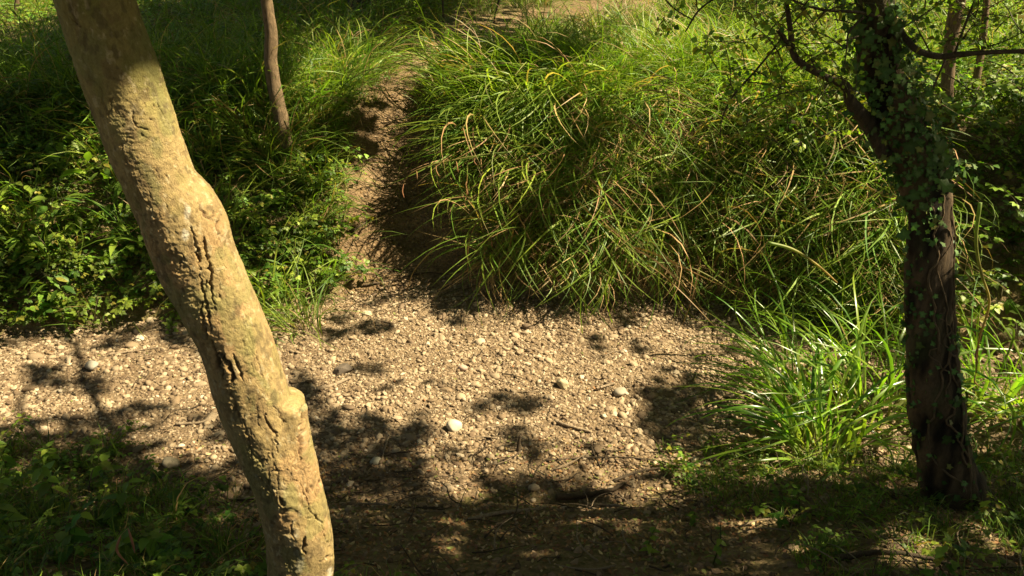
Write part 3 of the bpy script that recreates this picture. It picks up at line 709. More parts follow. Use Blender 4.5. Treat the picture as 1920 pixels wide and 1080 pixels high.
# small leaved sprays carried by its side limbs
sv = [spray('leaf_spray', 12, .24, .023, False, 1.2, .4, .2, .8) for _ in range(6)]
pp = []
for s_ in limb_curves:
    for k in range(0, len(s_), 4): pp.append(s_[k, :3] + R.normal(0, .05, 3))
for _ in range(170):
    u_, v_ = R.normal(1530, 110), R.normal(110, 100)
    if v_ > 330 or u_ > 1700: continue
    pp.append(at(u_, v_, R.uniform(2.9, 3.9)))
for _ in range(90): pp.append(at(R.uniform(1700, 1960), R.normal(20, 50), R.uniform(3.0, 4.2)))
pp = np.array(pp); pk = project(pp); pp = pp[~((np.abs(pk[0] - np.interp(pk[1], [0, 260, 400], [1645, 1700, 1745])) < 75) & (pk[1] > -20))]; pk = project(pp); pp = pp[(R.random(len(pp)) < .6)]
fo = scatter('foliage', pp, zrot(len(pp), .6), R.uniform(.6, 1.1, len(pp)), sv); world_child(fo, tree3); fo['label'] = 'small pale green leaves on thin side twigs'

# slim tree on the left bank
base2 = ground(545, 312)[0]; Y2 = base2[1]
tb = [(468, -330, 20), (480, -150, 21), (499, 0, 22), (508, 60, 24), (508, 120, 25), (520, 190, 27), (530, 240, 28), (540, 285, 31), (545, 305, 37), (548, 330, 56)]
(v_, q_, t_), s2 = stem_px(tb, Y2, 20, 120, .1, 6)
tree2 = thing('slim_tree', tuple(base2), 'slim brown tree with a gently curved stem on the left bank', 'tree')
world_child(obj('trunk', mesh('trunk', v_, quads=q_, tris=t_), M_BARK3), tree2)
# thin trees behind
def thin_tree(tb, vbase, label, mat, Yo=None, cat='tree'):
    b = ground(tb[-1][0], vbase)[0] if Yo is None else None
    Y = b[1] if b is not None else Yo
    (v_, q_, t_), s = stem_px(tb, Y, 12, 60, .12, int(tb[0][0]) % 17); p = s[-1, :3]
    tr = thing('thin_tree' if cat == 'tree' else cat, tuple(p), label, cat)
    world_child(obj('trunk', mesh('trunk', v_, quads=q_, tris=t_), mat), tr); return tr, s
tA, sA = thin_tree([(1830, -330, 26), (1796, 0, 28), (1782, 90, 25), (1776, 160, 24), (1772, 230, 30)], 235, 'reddish brown tree stem behind the ivy tree, thicker of the pair', M_BARK3)
tB, sB = thin_tree([(1868, -330, 12), (1850, 0, 13), (1842, 80, 13), (1828, 165, 14), (1822, 215, 16)], 215, 'thinner reddish stem right of its thicker neighbour behind the ivy tree', M_BARK3)
tC, sC = thin_tree([(700, -300, 50), (686, -60, 54), (683, 0, 60), (684, 30, 74)], 30, 'thick dark tree trunk seen only by its foot beside the upper path', M_BARK2)
tD, sD = thin_tree([(36, -300, 8), (32, 0, 8), (28, 45, 10)], 45, 'thin straight stem at the top left corner in the grass', M_BARK3)
tE, sE = thin_tree([(944, -200, 5), (936, 0, 5), (928, 30, 3), (926, 62, 3)], 62, 'dark crooked sapling standing in front of the upper path', M_BARK2)
tF, sF = thin_tree([(826, -200, 4), (830, 0, 4), (832, 52, 5)], 52, 'fine straight sapling left of the crooked one by the upper path', M_BARK2)
tG, sG = thin_tree([(1290, -300, 40), (1296, -60, 40), (1300, -20, 46)], -20, 'brown tree trunk beyond the sunny grass', M_BARK3, 24)

# trees outside the frame whose crowns shade the place
def side_tree(x, y, h, r, label):
    z = float(T(x, y)); P = smoothline([(x, y, z - .2), (x + .1, y + .05, z + 1), (x + .25, y - .1, z + h * .5), (x + .1, y, z + h)], 40)
    V, q, t = tube(P, np.linspace(r * 1.3, r * .4, 40), 20, .1, 3); tr = thing('tall_tree', (x, y, z), label, 'tree', 'tall trees around the clearing'); world_child(obj('trunk', mesh('trunk', V, quads=q, tris=t), M_BARK2), tr); return tr, P
st = [side_tree(8.5, 12.5, 9, .16, 'tall tree on the right plateau nearer the upper path'), side_tree(5.2, 1.0, 9, .15, 'tall tree on the near bank right of the camera'), side_tree(9.5, 9.5, 10, .18, 'tall tree on the right plateau'),
      side_tree(-6.5, 8.5, 9, .15, 'tall tree on the left plateau'), side_tree(2.5, -2.5, 9, .17, 'tall tree behind the camera'), side_tree(12, 14, 11, .2, 'tall tree far right beyond the grass')]

tick('---------- crowns:')
# ---------------------------------------------------------------- crowns: leaves hung where the photograph's shade falls
def setl(rows, edits):
    for j, i, c in edits: rows[j] = rows[j][:i] + str(c) + rows[j][i + 1:]
ROWS = ["21111111211132345666643355544666", "21111112233332323236777776665466", "42233122367646555577777776654555", "21255222233464354456666666433441".replace(' ', ''),
        "23545311121221344345555555323311", "42333322334511123443444543222311", "54444332336343134433444333222200", "55554222333423135443333344221100",
        "44543133555636334532334366642466", "33321115678753245444333577755566", "22222135565588899646875477755576", "79999868887699999997785357765576",
        "98666644437888766788532267753353", "53233333111247876886311355441232", "11112443313136878887643554210011", "11111333211123533445632111000000",
        "11111221111111111111111110000000", "11111111111211111111000000000000"]
setl(ROWS, [(0, 1, 1), (0, 0, 1), (1, 0, 1), (0, 2, 1), (9, 19, 6), (3, 12, 8), (4, 12, 7), (5, 11, 5), (5, 12, 6), (6, 11, 6), (6, 12, 7), (7, 11, 7), (7, 12, 6), (8, 11, 8), (8, 12, 6), (8, 13, 7), (2, 12, 5), (1, 13, 3), (1, 12, 3), (0, 13, 1), (0, 14, 3), (1, 14, 2), (4, 29, 1), (5, 29, 1), (6, 29, 0), (6, 28, 1), (7, 29, 0), (9, 21, 5), (9, 22, 5), (9, 18, 6), (9, 17, 6), (9, 19, 6)])
LM = np.array([[int(c) for c in (r + '0' * 32)[:32]] for r in ROWS], float) / 9.0
SHADE = [ # (polygon in image pixels, light level) finer shadow shapes on the gravel
 ([(540, 700), (600, 740), (640, 790), (700, 815), (770, 850), (800, 900), (820, 960), (640, 1000), (560, 900)], .0), ([(1300, 700), (1420, 690), (1440, 850), (1330, 860)], .05),
 ([(1190, 740), (1290, 700), (1400, 720), (1420, 860), (1330, 870), (1260, 830), (1200, 800)], .08),
 ([(40, 705), (130, 700), (190, 720), (180, 738), (60, 732)], .15), ([(100, 780), (200, 768), (330, 765), (380, 790), (370, 812), (240, 815), (80, 800)], .15),
 ([(560, 625), (640, 605), (730, 615), (740, 640), (650, 650), (580, 645)], .45), ([(650, 690), (700, 690), (740, 720), (700, 735), (640, 720)], .5),
 ([(880, 750), (960, 745), (1010, 760), (990, 785), (920, 790), (870, 775)], .62), ([(680, 780), (780, 790), (800, 812), (760, 820), (690, 805)], .5),
 ([(930, 850), (1000, 848), (1030, 866), (970, 872)], .5), ([(900, 900), (1040, 910), (1060, 950), (900, 950)], .4),
 ([(1030, 560), (1180, 565), (1200, 600), (1120, 630), (1040, 600)], .5), ([(820, 560), (920, 570), (900, 600), (820, 590)], .3),
 ([(900, 620), (1010, 620), (1160, 700), (1100, 740), (960, 720), (840, 690)], 1.0), ([(0, 655), (350, 655), (380, 700), (200, 690), (60, 690)], 1.0), ([(0, 745), (110, 742), (100, 790), (0, 800)], 1.0),
 ([(560, 660), (640, 655), (650, 680), (570, 690)], .9), ([(820, 800), (900, 790), (960, 820), (900, 850), (830, 840)], .95), ([(1060, 770), (1170, 760), (1190, 830), (1080, 830)], .95),
 ([(1100, 860), (1230, 860), (1320, 880), (1240, 930), (1120, 900)], .85), ([(0, 830), (260, 830), (300, 1080), (0, 1080)], .06), ([(640, 970), (1920, 960), (1920, 1080), (640, 1080)], .3), ([(1400, 920), (1920, 900), (1920, 980), (1400, 980)], .04)]
def inpoly(u, v, poly):
    r = np.zeros(len(u), bool); n = len(poly)
    for i in range(n):
        (x0, y0), (x1, y1) = poly[i], poly[(i + 1) % n]
        c = ((y0 > v) != (y1 > v)) & (u < (x1 - x0) * (v - y0) / ((y1 - y0) + 1e-9) + x0); r ^= c
    return r
def light_at(u, v):
    gx = np.clip(u / 60 - .5, 0, 30.999); gy = np.clip(v / 60 - .5, 0, 16.999); i = gx.astype(int); j = gy.astype(int); fx = gx - i; fy = gy - j
    L = (LM[j, i] * (1 - fx) + LM[j, i + 1] * fx) * (1 - fy) + (LM[j + 1, i] * (1 - fx) + LM[j + 1, i + 1] * fx) * fy
    L = np.where(v < 560, np.minimum(1, L * (1 + .45 * sstep(.25, .5, L) + .25 * sstep(1150, 1500, u))), L)
    L = np.where((v >= 560) & (L > .38), L ** .55, L)
    L = np.where((u < 300) & (v > 320) & (v < 640), np.maximum(L, .66), L); L = np.where((u > 400) & (u < 690) & (v > 330) & (v < 600), np.maximum(L, .55), L)
    L = np.where((u > 1760) & (v > 170) & (v < 480), L * .4, L)
    L = np.where((u < 520) & (v < 240), L * .5, L)
    L = np.where(((u > 1420) & (u < 1700) & (v > 480) & (v < 860)) | ((u > 1790) & (v > 490) & (v < 760)), np.maximum(L, .88), L)
    u0_, v0_ = u, v; u, v = u + 70 * (fbm2(u / 50, v / 32, 201, 3) - .5), v + 45 * (fbm2(u / 70, v / 45, 202, 3) - .5)
    for poly, val in SHADE:
        L = np.where(inpoly(u, v, poly), val, L)
    return L
def vegh(x, y):
    left = x < path_x(y); off = np.abs(x - path_x(y)) > path_w(y) + .1
    h = np.where(off & (y > far_edge(x)), np.where(left, .22, .38), 0.0)
    h = np.where((y > 3.9) & (y < 5.4) & (x > 1.7) & (x < 3.4), .5, h)
    return h
_VG = _GT + vegh(_GX, _GY)
def HG(x, y):
    i = np.clip(((x - _gx[0]) / .04).astype(int), 0, len(_gx) - 1); j = np.clip(((y - _gy[0]) / .04).astype(int), 0, len(_gy) - 1); return _VG[j, i]
NC = 520000
cz = np.where(R.random(NC) < .55, R.uniform(4.4, 7.0, NC), R.uniform(7.0, 11.0, NC))
gxy = np.stack([R.uniform(-9, 9, NC), R.uniform(-1.5, 24, NC) ], -1)
# start from a ground aim point, go back up the sun ray
Q = np.stack([gxy[:, 0] + SUN[0] / SUN[2] * cz, gxy[:, 1] + SUN[1] / SUN[2] * cz, cz], -1)
t_ = np.zeros(NC); hit = np.zeros(NC, bool); start = (cz - 3.2) / SUN[2]
t_ = start.copy()
for _ in range(90):
    Pm = Q - SUN * t_[:, None]; h_ = HG(Pm[:, 0], Pm[:, 1]); hit |= Pm[:, 2] < h_
    t_ = np.where(hit, t_, t_ + .07)
Gp = Q - SUN * t_[:, None]; gu, gv, gd = project(Gp)
inside = (gu > -60) & (gu < 1980) & (gv > -40) & (gv < 1120) & (gd > .5)
L_ = np.where(inside, light_at(gu, gv), .22)
s1 = Gp[:, 0] + 0 * Gp[:, 1]; yz_ = Gp[:, 1] + Gp[:, 2]; hf_ = np.where(Gp[:, 2] > .45, .6, .35); nz = hf_ * fbm2(Gp[:, 0] * 7.5, yz_ * 7.5, 93, 3) + (.8 - hf_) * fbm2(Gp[:, 0] * 3.4, yz_ * 3.4, 91, 3) + .2 * fbm2(Gp[:, 0] * 1.3, yz_ * 1.3, 92, 2)
rk = np.interp(nz, np.quantile(nz, np.linspace(0, 1, 50)), np.linspace(0, 1, 50))
keep = R.random(NC) < np.clip((rk - L_ * 1.2 + .10) / .22 + .5, 0, 1)
# trunks: clear the rays of what the sun reaches, keep those of what it does not
def near_axis(Pz, r, want):
    global keep
    for p in Pz:
        d = Q - p; s = d @ SUN; dist = np.linalg.norm(d - s[:, None] * SUN, axis=1); m = (dist < r) & (s > 0)
        keep = np.where(m, want, keep)
zz = np.linspace(.5, 2.62, 24); near_axis(np.stack([np.interp(zz, Cc[::-1, 2], Cc[::-1, 0]), np.full(24, YT), zz], -1), .17, False)
zz = np.linspace(2.85, 3.3, 6); near_axis(np.stack([np.interp(zz, Cc[::-1, 2], Cc[::-1, 0]), np.full(6, YT), zz], -1), .2, True)
zz = np.linspace(.3, 3.0, 24); near_axis(np.stack([np.interp(zz, ivs[::-1, 2], ivs[::-1, 0]), np.full(24, YI), zz], -1), .2, True)
tick('near_axis([at(1765')
near_axis([at(1765, 360, YI), at(1766, 385, YI), at(1768, 430, YI), at(1768, 460, YI)], .13, False)
near_axis(s2[60:100:6, :3], .12, False)
lowb = (Gp[:, 2] < .3) & (cz < 7.2) & (gv > 540)
Q = Q[keep & (R.random(NC) < np.where(lowb, .12, .85))]; k = len(Q); print('canopy leaves', k)
tick('s = R.uniform(.035')
ls = R.uniform(.035, .06, k); a1 = R.normal(0, 1, (k, 3)); a1 /= np.linalg.norm(a1, axis=1)[:, None]
nrm_ = SUN + R.normal(0, .45, (k, 3)); nrm_ /= np.linalg.norm(nrm_, axis=1)[:, None]
e1 = np.cross(nrm_, a1); e1 /= np.linalg.norm(e1, axis=1)[:, None]; e2 = np.cross(nrm_, e1)
E1 = e1 * ls[:, None] * 1.35; E2 = e2 * ls[:, None] * .85
VL = np.stack([Q - E1, Q - E2 + E1 * .1, Q + E1, Q + E2 + E1 * .1], 1)
cl = greens(k, .01, .9)
trees = [(tree1, np.array([-.6, 2.2])), (tree3, np.array([1.9, 3.3])), (tree2, np.array([s2[0, 0], s2[0, 1]]))] + [(t, np.array([P[20, 0], P[20, 1]])) for t, P in st]
dist = np.stack([np.hypot(Q[:, 0] - c[0], Q[:, 1] - c[1]) + R.normal(0, .5, k) for _, c in trees], -1); own = dist.argmin(1)
TOPS = []
for ti, (tr, c) in enumerate(trees):
    m = own == ti
    if not m.any(): continue
    v_ = VL[m]; kk = len(v_); me = mesh('crown', v_.reshape(-1, 3), quads=np.arange(kk * 4).reshape(-1, 4), cols=np.repeat(cl[m], 4, 0), smooth=False)
    o = world_child(obj('crown', me, M_CANOPY), tr); o['kind'] = 'stuff'
    # boughs reaching into that crown
    zt = 3.6 if ti < 3 else 4.2; src = {0: Cc[np.argmin(abs(Cc[:, 2] - 3.5))], 1: ivs[np.argmin(abs(ivs[:, 2] - 3.5)), :3], 2: s2[0, :3]}.get(ti, None)
    if src is None: src = st[ti - 3][1][20]
    parts = []
    for b in range(9):
        e = Q[m][R.integers(0, kk)]; mid = (src + e) / 2 + np.array([0, 0, .5]) + R.normal(0, .2, 3)
        TA = np.stack([np.interp(np.linspace(.5, 2.65, 12), Cc[::-1, 2], Cc[::-1, 0]), np.full(12, YT), np.linspace(.5, 2.65, 12)], -1)
        Pb = smoothline([src, mid, e], 40); dd = Pb[:, None] - TA[None]; ss = dd @ SUN; pd = np.linalg.norm(dd - ss[..., None] * SUN, axis=-1)
        if ((pd < .25) & (ss > .3)).any(): continue
        Pb = smoothline([src, mid, e], 14); Pb[1:-1] += R.normal(0, .03, (12, 3)); Pb[:, 2] = np.maximum(Pb[:, 2], 3.35); parts.append(tube(Pb, np.linspace(.035, .006, 14), 6))
    V, q, t = join(parts); world_child(obj('boughs', mesh('boughs', V, quads=q, tris=t), M_BARK2), tr)['kind'] = 'stuff'

tick('VEGETATION (stuff)')
# ================================================================ VEGETATION (stuff)
print('veg')
tuftL = [tuft('sedge_tuft', 24, (.5, 1.25), (.008, .018), .18, (25, 82), (100, 158), 1.9, .13, 9, M_GRASS, 0, 1.15, R.uniform(.8, 1.15)) for _ in range(8)]
tuftU = [tuft('sedge_tuft', 26, (.45, 1.1), (.006, .015), .16, (30, 88), (50, 135), .6, .08, 8, M_GRASS, 0, 1.05, R.uniform(1.0, 1.5)) for _ in range(8)]
tuftD = [tuft('thatch_tuft', 26, (.3, .85), (.005, .012), .16, (-5, 40), (70, 115), 2.2, .7, 6, M_DRY, 0, 1.0) for _ in range(4)]
tuftM = [tuft('grass_tuft', 24, (.22, .8), (.005, .012), .15, (40, 88), (40, 130), 0, .10, 5, M_GRASS, 0, 1.0) for _ in range(6)]
tuftS = [tuft('short_grass_tuft', 18, (.10, .28), (.004, .008), .06, (45, 88), (40, 120), 0, .06, 4, M_GRASS, 0, .9) for _ in range(5)]
spB = [spray('bramble_spray', 12, R.uniform(.3, .5), R.uniform(.030, .058), True, R.uniform(.75, 1.15), 1, .05) for _ in range(7)]
spS = [spray('small_leaf_spray', 14, .30, .028, False, .9, .8, .12, .8) for _ in range(5)]
spP = [spray('pale_leaf_spray', 12, .38, .045, True, 1.35, .8, .25) for _ in range(4)] + [spray('pale_leaf_spray', 16, .40, .05, False, 1.35, .8, .25, .7) for _ in range(3)]
spN = [spray('lance_leaf_spray', 11, .5, R.uniform(.07, .14), False, 1.0, .6, .03, .34) for _ in range(4)]
def off_path(xy, m=0.05): return np.abs(xy[:, 0] - path_x(xy[:, 1])) > path_w(xy[:, 1]) + m + .10 * (vn2(xy[:, 0] * 4, xy[:, 1] * 4, 51) - .5) * 2

# right bank: long drooping sedge and thatch
xy = rand_xy(5200, -1.2, 7.5, 5.3, 9.6); x, y = xy.T
xy = xy[off_path(xy, .22) & (x > path_x(y)) & (y > far_edge(x) + .15) & ((y > 7.3) | (x > -.12 - .3 * (y - 6.5)))]
xy = xy[~((xy[:, 0] > 3.3) & (xy[:, 1] < 8.2))]
m = R.random(len(xy)) < .30 + .45 * sstep(.4, .6, fbm2(xy[:, 0] * 1.3, xy[:, 1] * 1.3, 61)); xy = xy[m]
P = on_ground(xy); n = len(P); rt = zrot(n, .2, -.7, .7)
isf = xy[:, 1] < far_edge(xy[:, 0]) + 1.35
tag(scatter('long_bank_grass', P, rt, R.uniform(.6, 1.15, n), tuftL + tuftU, None, np.where(isf, R.integers(0, 8, n), R.integers(8, 16, n))), 'long green sedge drooping over the far bank', None)
xy = rand_xy(3200, -.5, 7.5, 5.4, 7.9); xy = xy[off_path(xy, .14) & (xy[:, 0] > path_x(xy[:, 1])) & (xy[:, 1] > far_edge(xy[:, 0]) + .1) & (xy[:, 1] < far_edge(xy[:, 0]) + 1.25) & (xy[:, 0] < 3.2)]; xy = xy[R.random(len(xy)) < .25 + .6 * sstep(.45, .6, fbm2(xy[:, 0] * 1.7, xy[:, 1], 69))]
n = len(xy); tag(scatter('dead_grass', on_ground(xy, .05), zrot(n, .2, -.8, .8), R.uniform(.5, 1.1, n), tuftD), 'brown dead grass hanging under the green sedge')
# plateau right and beyond
xy = rand_xy(9500, -17, 19, 9.0, 27); xy = xy[off_path(xy, .08)]; xy = xy[(R.random(len(xy)) < np.where(xy[:, 0] > path_x(xy[:, 1]), np.where(xy[:, 0] > 3.5, .4, .72), .4) * (.35 + .65 * sstep(.35, .5, fbm2(xy[:, 0] * .8, xy[:, 1] * .8, 62))))]
n = len(xy); tag(scatter('plateau_grass', on_ground(xy), zrot(n, .15), R.uniform(.7, 1.25, n), tuftM + tuftU[:4]), 'tall grass on the level ground above the bank')
# left bank grass
xy = rand_xy(4200, -8, -1.0, 5.7, 10); xy = xy[off_path(xy, .14) & (xy[:, 0] < path_x(xy[:, 1]))]
den = np.where(xy[:, 1] > 7.1, np.where(xy[:, 0] > -2.6, .6, .55), .10); den = den * (.3 + .7 * sstep(.38, .5, fbm2(xy[:, 0] * 1.4, xy[:, 1] * 1.4, 63))); xy = xy[R.random(len(xy)) < den]
n = len(xy); tag(scatter('left_bank_grass', on_ground(xy), zrot(n, .2), R.uniform(.6, 1.1, n), tuftM + tuftU[:5]), 'grass on the left bank above the brambles')
# short grass on the verge of everything
xy = rand_xy(10000, -7, 8, 6.3, 13); xy = xy[off_path(xy, -.02) & (xy[:, 1] > far_edge(xy[:, 0]) + .06)]; xy = xy[R.random(len(xy)) < .25 + .6 * sstep(.4, .55, fbm2(xy[:, 0] * 2, xy[:, 1] * 2, 64))]
n = len(xy); tag(scatter('short_grass', on_ground(xy), zrot(n, .2), R.uniform(.6, 1.2, n), tuftS), 'short grass and weeds among the taller growth')
# brambles: left bank down to the bed, right behind the ivy tree, upper right
xy = rand_xy(13000, -7, -1.0, 5.3, 9.4); x, y = xy.T
ok = off_path(xy, .16) & (x < path_x(y)) & (y > far_edge(x) + .02); d_ = np.where(x < -3.0, .8, .75) * np.where(y > 8.0, .55, 1) * (.45 + .65 * sstep(.38, .5, fbm2(x * 1.5, y * 1.5, 65)))
xy = xy[ok & (R.random(len(xy)) < d_)]; n = len(xy)
tag(scatter('bramble_undergrowth', on_ground(xy, .0), zrot(n, .25), R.uniform(.6, 1.15, n), spB + spB + spS), 'low brambles and small leaved weeds over the left bank')
xy = rand_xy(620, -7, -2.6, 5.4, 7.6); xy = xy[(xy[:, 1] > far_edge(xy[:, 0]) + .05)]; n = len(xy)
xy = xy[R.random(n) < sstep(-2.4, -3.4, xy[:, 0]) * .28]; n = len(xy)
tag(scatter('lance_leaved_weeds', on_ground(xy, .05), zrot(n, .25), R.uniform(.7, 1.2, n), spN), 'tall weeds with long narrow leaves on the far left bank')
xy = np.concatenate([rand_xy(5500, 1.4, 14, 7.2, 21), rand_xy(4200, -13, -1.2, 8.6, 19)]); x, y = xy.T; ok = R.random(len(xy)) < np.where(x > 0, .15 + .8 * sstep(1.5, 5, x), .7) * (.35 + .65 * sstep(.42, .52, fbm2(x * 1.2, y * 1.2, 66))); xy = xy[ok & off_path(xy, .3)]; n = len(xy)
tag(scatter('leafy_weeds', on_ground(xy, .1), zrot(n, .25), R.uniform(.8, 1.6, n), spP + spS), 'leafy weeds among the grass above the right bank')

xy = rand_xy(1900, 2.9, 8.5, 5.5, 8.9); n = len(xy)
tag(scatter('dark_undergrowth', on_ground(xy, .15), zrot(n, .3), R.uniform(.9, 1.7, n), spB + spS), 'dense dark brambles behind the ivy tree at the right edge')
# near bank, both sides, low and in shade
xy = rand_xy(5200, -3.6, -.35, 1.7, 4.2); x, y = xy.T; edge = -1.3 - 1.05 * (y - 3.1) ; ok = (x < edge + .25 * (vn2(x * 3, y * 3, 67) - .5)) & (R.random(len(x)) < .14)
a = xy[ok]; n = len(a); tag(scatter('near_grass', on_ground(a), zrot(n, .2), R.uniform(.5, 1.1, n), tuftS), 'shaded short grass on the near bank beside the leaning tree')
b = a[(R.random(n) < .9)]; nb_ = len(b); tag(scatter('near_weeds', on_ground(b), zrot(nb_, .2), R.uniform(.5, .9, nb_), spB + spS), 'shaded weeds on the near bank below the leaning tree')
xy = rand_xy(7000, .9, 4.4, 1.8, 4.2); x, y = xy.T; ok = (x > 1.25 - .25 * (y - 2.5) + .5 * (fbm2(x * 3, y * 3, 68) - .5)) & (R.random(len(x)) < .10)
a = xy[ok]; n = len(a); tag(scatter('shaded_grass', on_ground(a), zrot(n, .2), R.uniform(.4, .9, n), tuftS), 'dark grass round the foot of the ivy tree')
b = a[(R.random(n) < .6)]; nb_ = len(b); tag(scatter('shaded_weeds', on_ground(b), zrot(nb_, .2), R.uniform(.4, .8, nb_), spB + spS), 'dark low weeds round the foot of the ivy tree')

# leaf litter and twig litter
LC = [(.24, .13, .05), (.32, .20, .09), (.16, .09, .045), (.40, .30, .16), (.20, .12, .06), (.17, .18, .05)]
lit = []
for k in range(6):
    A = Acc(); v, t = leaflet(1, .55, R.uniform(-.3, .5), R.uniform(-.3, .3), 3); A.add(v - np.array([.5, 0, 0]), None, t, LC[k]); lit.append(A.mesh('dead_leaf', M_DRY))
def litter(n, x0, x1, y0, y1, dens, s=(.010, .032)):
    xy = rand_xy(n, x0, x1, y0, y1); xy = xy[R.random(n) < dens(xy[:, 0], xy[:, 1])]; k = len(xy); return on_ground(xy, .008), zrot(k, .35), R.uniform(s[0], s[1], k)
ls_ = [litter(42000, -3.2, 3.6, 1.9, 4.3, lambda x, y: .25 + .6 * sstep(.42, .58, fbm2(x * 2, y * 2, 81)) * sstep(4.3, 3.8, y)), litter(7000, -5, 5, 3.9, 6.6, lambda x, y: .14 + .6 * sstep(5.9, 6.5, y)), litter(7000, -3, 1, 6.3, 14, lambda x, y: .5 + 0 * x)]
tag(scatter('leaf_litter', *[np.concatenate([l[i] for l in ls_]) for i in range(3)], lit), 'dead brown leaves scattered over soil and gravel')
tw = []
for k in range(5):
    Pt = smoothline([(0, 0, 0), (.3, R.normal(0, .06), .02), (.65, R.normal(0, .08), .03), (1, R.normal(0, .1), 0)], 8); V, q, t = tube(Pt, np.linspace(.02, .008, 8), 5, .2, k)
    me = mesh('litter_twig', V, quads=q, tris=t); me.materials.append(M_STICK if k % 2 else M_DSTICK); tw.append(me)
xy = np.concatenate([rand_xy(800, -3, 3.6, 2.2, 4.3), rand_xy(170, -5, 4, 4.2, 6.5), rand_xy(260, -1.8, .3, 6.3, 9.0), rand_xy(160, -4.5, 3.5, 6.2, 6.6)]); n = len(xy)
tag(scatter('twig_litter', on_ground(xy, .012), zrot(n, .08), R.uniform(.06, .28, n), tw), 'thin twigs lying on the ground')

tick('==== SINGLE THINGS')
# ================================================================ SINGLE THINGS
# individual long sedge clumps on the right
def pick_cols(n, b=1.0):
    return greens(n, .03, b) * np.array([1.0, 1.1, .9])
def clump(u, v, nb, L, label, px_w=(.012, .020), bright=1.0, spread=.10, e=(30, 86), bend=(50, 130), lean=0.0):
    p = ground(u, v)[0]; tr = thing('sedge_clump', tuple(p), label, 'sedge')
    az = R.uniform(0, 2 * PI, nb) ; az[: nb // 3] = PI + R.normal(0, .7, nb // 3)
    col = pick_cols(nb, bright)
    for k in range(nb):
        a = az[k]; r0 = spread * math.sqrt(R.random()); a2 = a + R.normal(0, .9); bs = np.array([[r0 * math.cos(a2), r0 * math.sin(a2), -.03]])
        c = col[k:k + 1]; tip = np.array([[.34, .22, .09]]) if R.random() < .25 else c
        V, Qb, C = blades(bs, np.array([a]), np.array([R.uniform(*L)]), np.array([R.uniform(*px_w)]), np.radians([R.uniform(*e)]), np.radians([R.uniform(*bend)]), 9, c, tip, .85, np.array([[.30, .27, .12]]), 1.7, .4, .35)
        me = mesh('blade', V, quads=Qb, cols=C); obj('blade', me, M_SEDGE, tr)
    return tr
clump(1540, 850, 105, (.6, 1.3), 'large bright green sedge clump arching over the gravel left of the ivy trunk', (.015, .030), spread=.20, e=(35, 88), bend=(60, 160))
clump(1640, 770, 90, (.7, 1.45), 'sunlit sedge clump right behind the ivy trunk, partly hidden by it', (.014, .026), spread=.25, e=(30, 88), bend=(70, 165))
clump(1500, 720, 55, (.5, 1.2), 'smaller sedge clump at the edge of the gravel behind the large one', (.011, .021), spread=.2, e=(30, 88), bend=(70, 165))
clump(1850, 760, 75, (.6, 1.35), 'bright sedge clump right of the ivy trunk', (.014, .028), spread=.22, e=(25, 86), bend=(70, 165))
clump(1940, 790, 45, (.6, 1.2), 'sedge clump cut by the right edge of the photograph', spread=.2)
clump(1620, 640, 70, (.6, 1.3), 'sedge clump farther back between gravel and far bank', (.010, .020), spread=.25, e=(30, 88), bend=(70, 165))

# single arching sedge stems with hanging brown spikes
def hang_stem(pix, Y, label, spikes=3, wpx=3):
    pts = at(np.array([p[0] for p in pix]), np.array([p[1] for p in pix]), np.full(len(pix), Y)); tr = thing('arching_sedge', tuple(pts[0]), label, 'sedge stem')
    P = smoothline(pts, 24); dp = project(P)[2].mean(); r = wpx / 2 * dp / F
    V, q, t = tube(P, np.linspace(r, r * .4, 24), 5); cc = np.repeat(np.linspace(0, 1, 24), 5); cc = np.concatenate([cc, [0, 1]])[:, None]
    C = np.array([.13, .19, .04]) * (1 - cc) + np.array([.38, .24, .09]) * cc
    world_child(obj('stem', mesh('stem', V, quads=q, tris=t, cols=C), M_GRASS), tr)
    for k in range(spikes):
        p = P[23 - k * 4]; l = R.uniform(.07, .13); Pk = smoothline([p, p + np.array([R.normal(0, .012), -.01, -l * .5]), p + np.array([R.normal(0, .02), -.01, -l])], 10)
        V, q, t = tube(Pk, np.array([.001, .0025, .0035, .004, .004, .004, .0035, .003, .002, .001]) * 1.2, 6); world_child(obj('spike', mesh('spike', V, quads=q, tris=t, cols=np.repeat([[.36, .19, .09]], len(V), 0)), M_DRY), tr)
hang_stem([(960, 285), (910, 290), (850, 300), (800, 312), (765, 330), (757, 345)], 6.75, 'long pale sedge stem reaching left over the path with brown spikes', 5, 4)
hang_stem([(960, 370), (910, 385), (870, 410), (830, 450), (800, 480), (775, 510), (763, 545)], 6.55, 'yellowing stem curving down to the foot of the path', 0, 4)
hang_stem([(1010, 350), (985, 385), (950, 405), (925, 435), (910, 470)], 6.5, 'sedge stem with a pink brown spike in front of the bank', 3, 4)
hang_stem([(1030, 340), (960, 360), (905, 400), (880, 450), (877, 510)], 6.45, 'green sedge stem bowing down to the left of the dark hollow', 1, 4)
hang_stem([(900, 290), (880, 300), (876, 330), (874, 370)], 6.7, 'short stem with three hanging spikes at the path edge', 3, 3)
hang_stem([(1100, 380), (1150, 410), (1200, 430), (1245, 475), (1255, 500)], 6.4, 'sedge stem arching right in front of the bank', 2, 4)
hang_stem([(1000, 560), (1005, 500), (990, 440), (970, 400)], 6.4, 'pale stem rising from the gravel edge', 0, 3)
hang_stem([(1210, 490), (1290, 500), (1350, 530), (1400, 575), (1425, 600)], 6.0, 'thin pale stem slanting over the gravel toward the sedge', 1, 3)
hang_stem([(1440, 455), (1480, 465), (1530, 495), (1570, 530)], 5.4, 'broad pale blade bent sharply above the sedge clump', 0, 7)
hang_stem([(250, 605), (262, 622), (280, 640), (293, 652)], 5.7, 'dry yellow straw leaning over the left gravel', 0, 3)
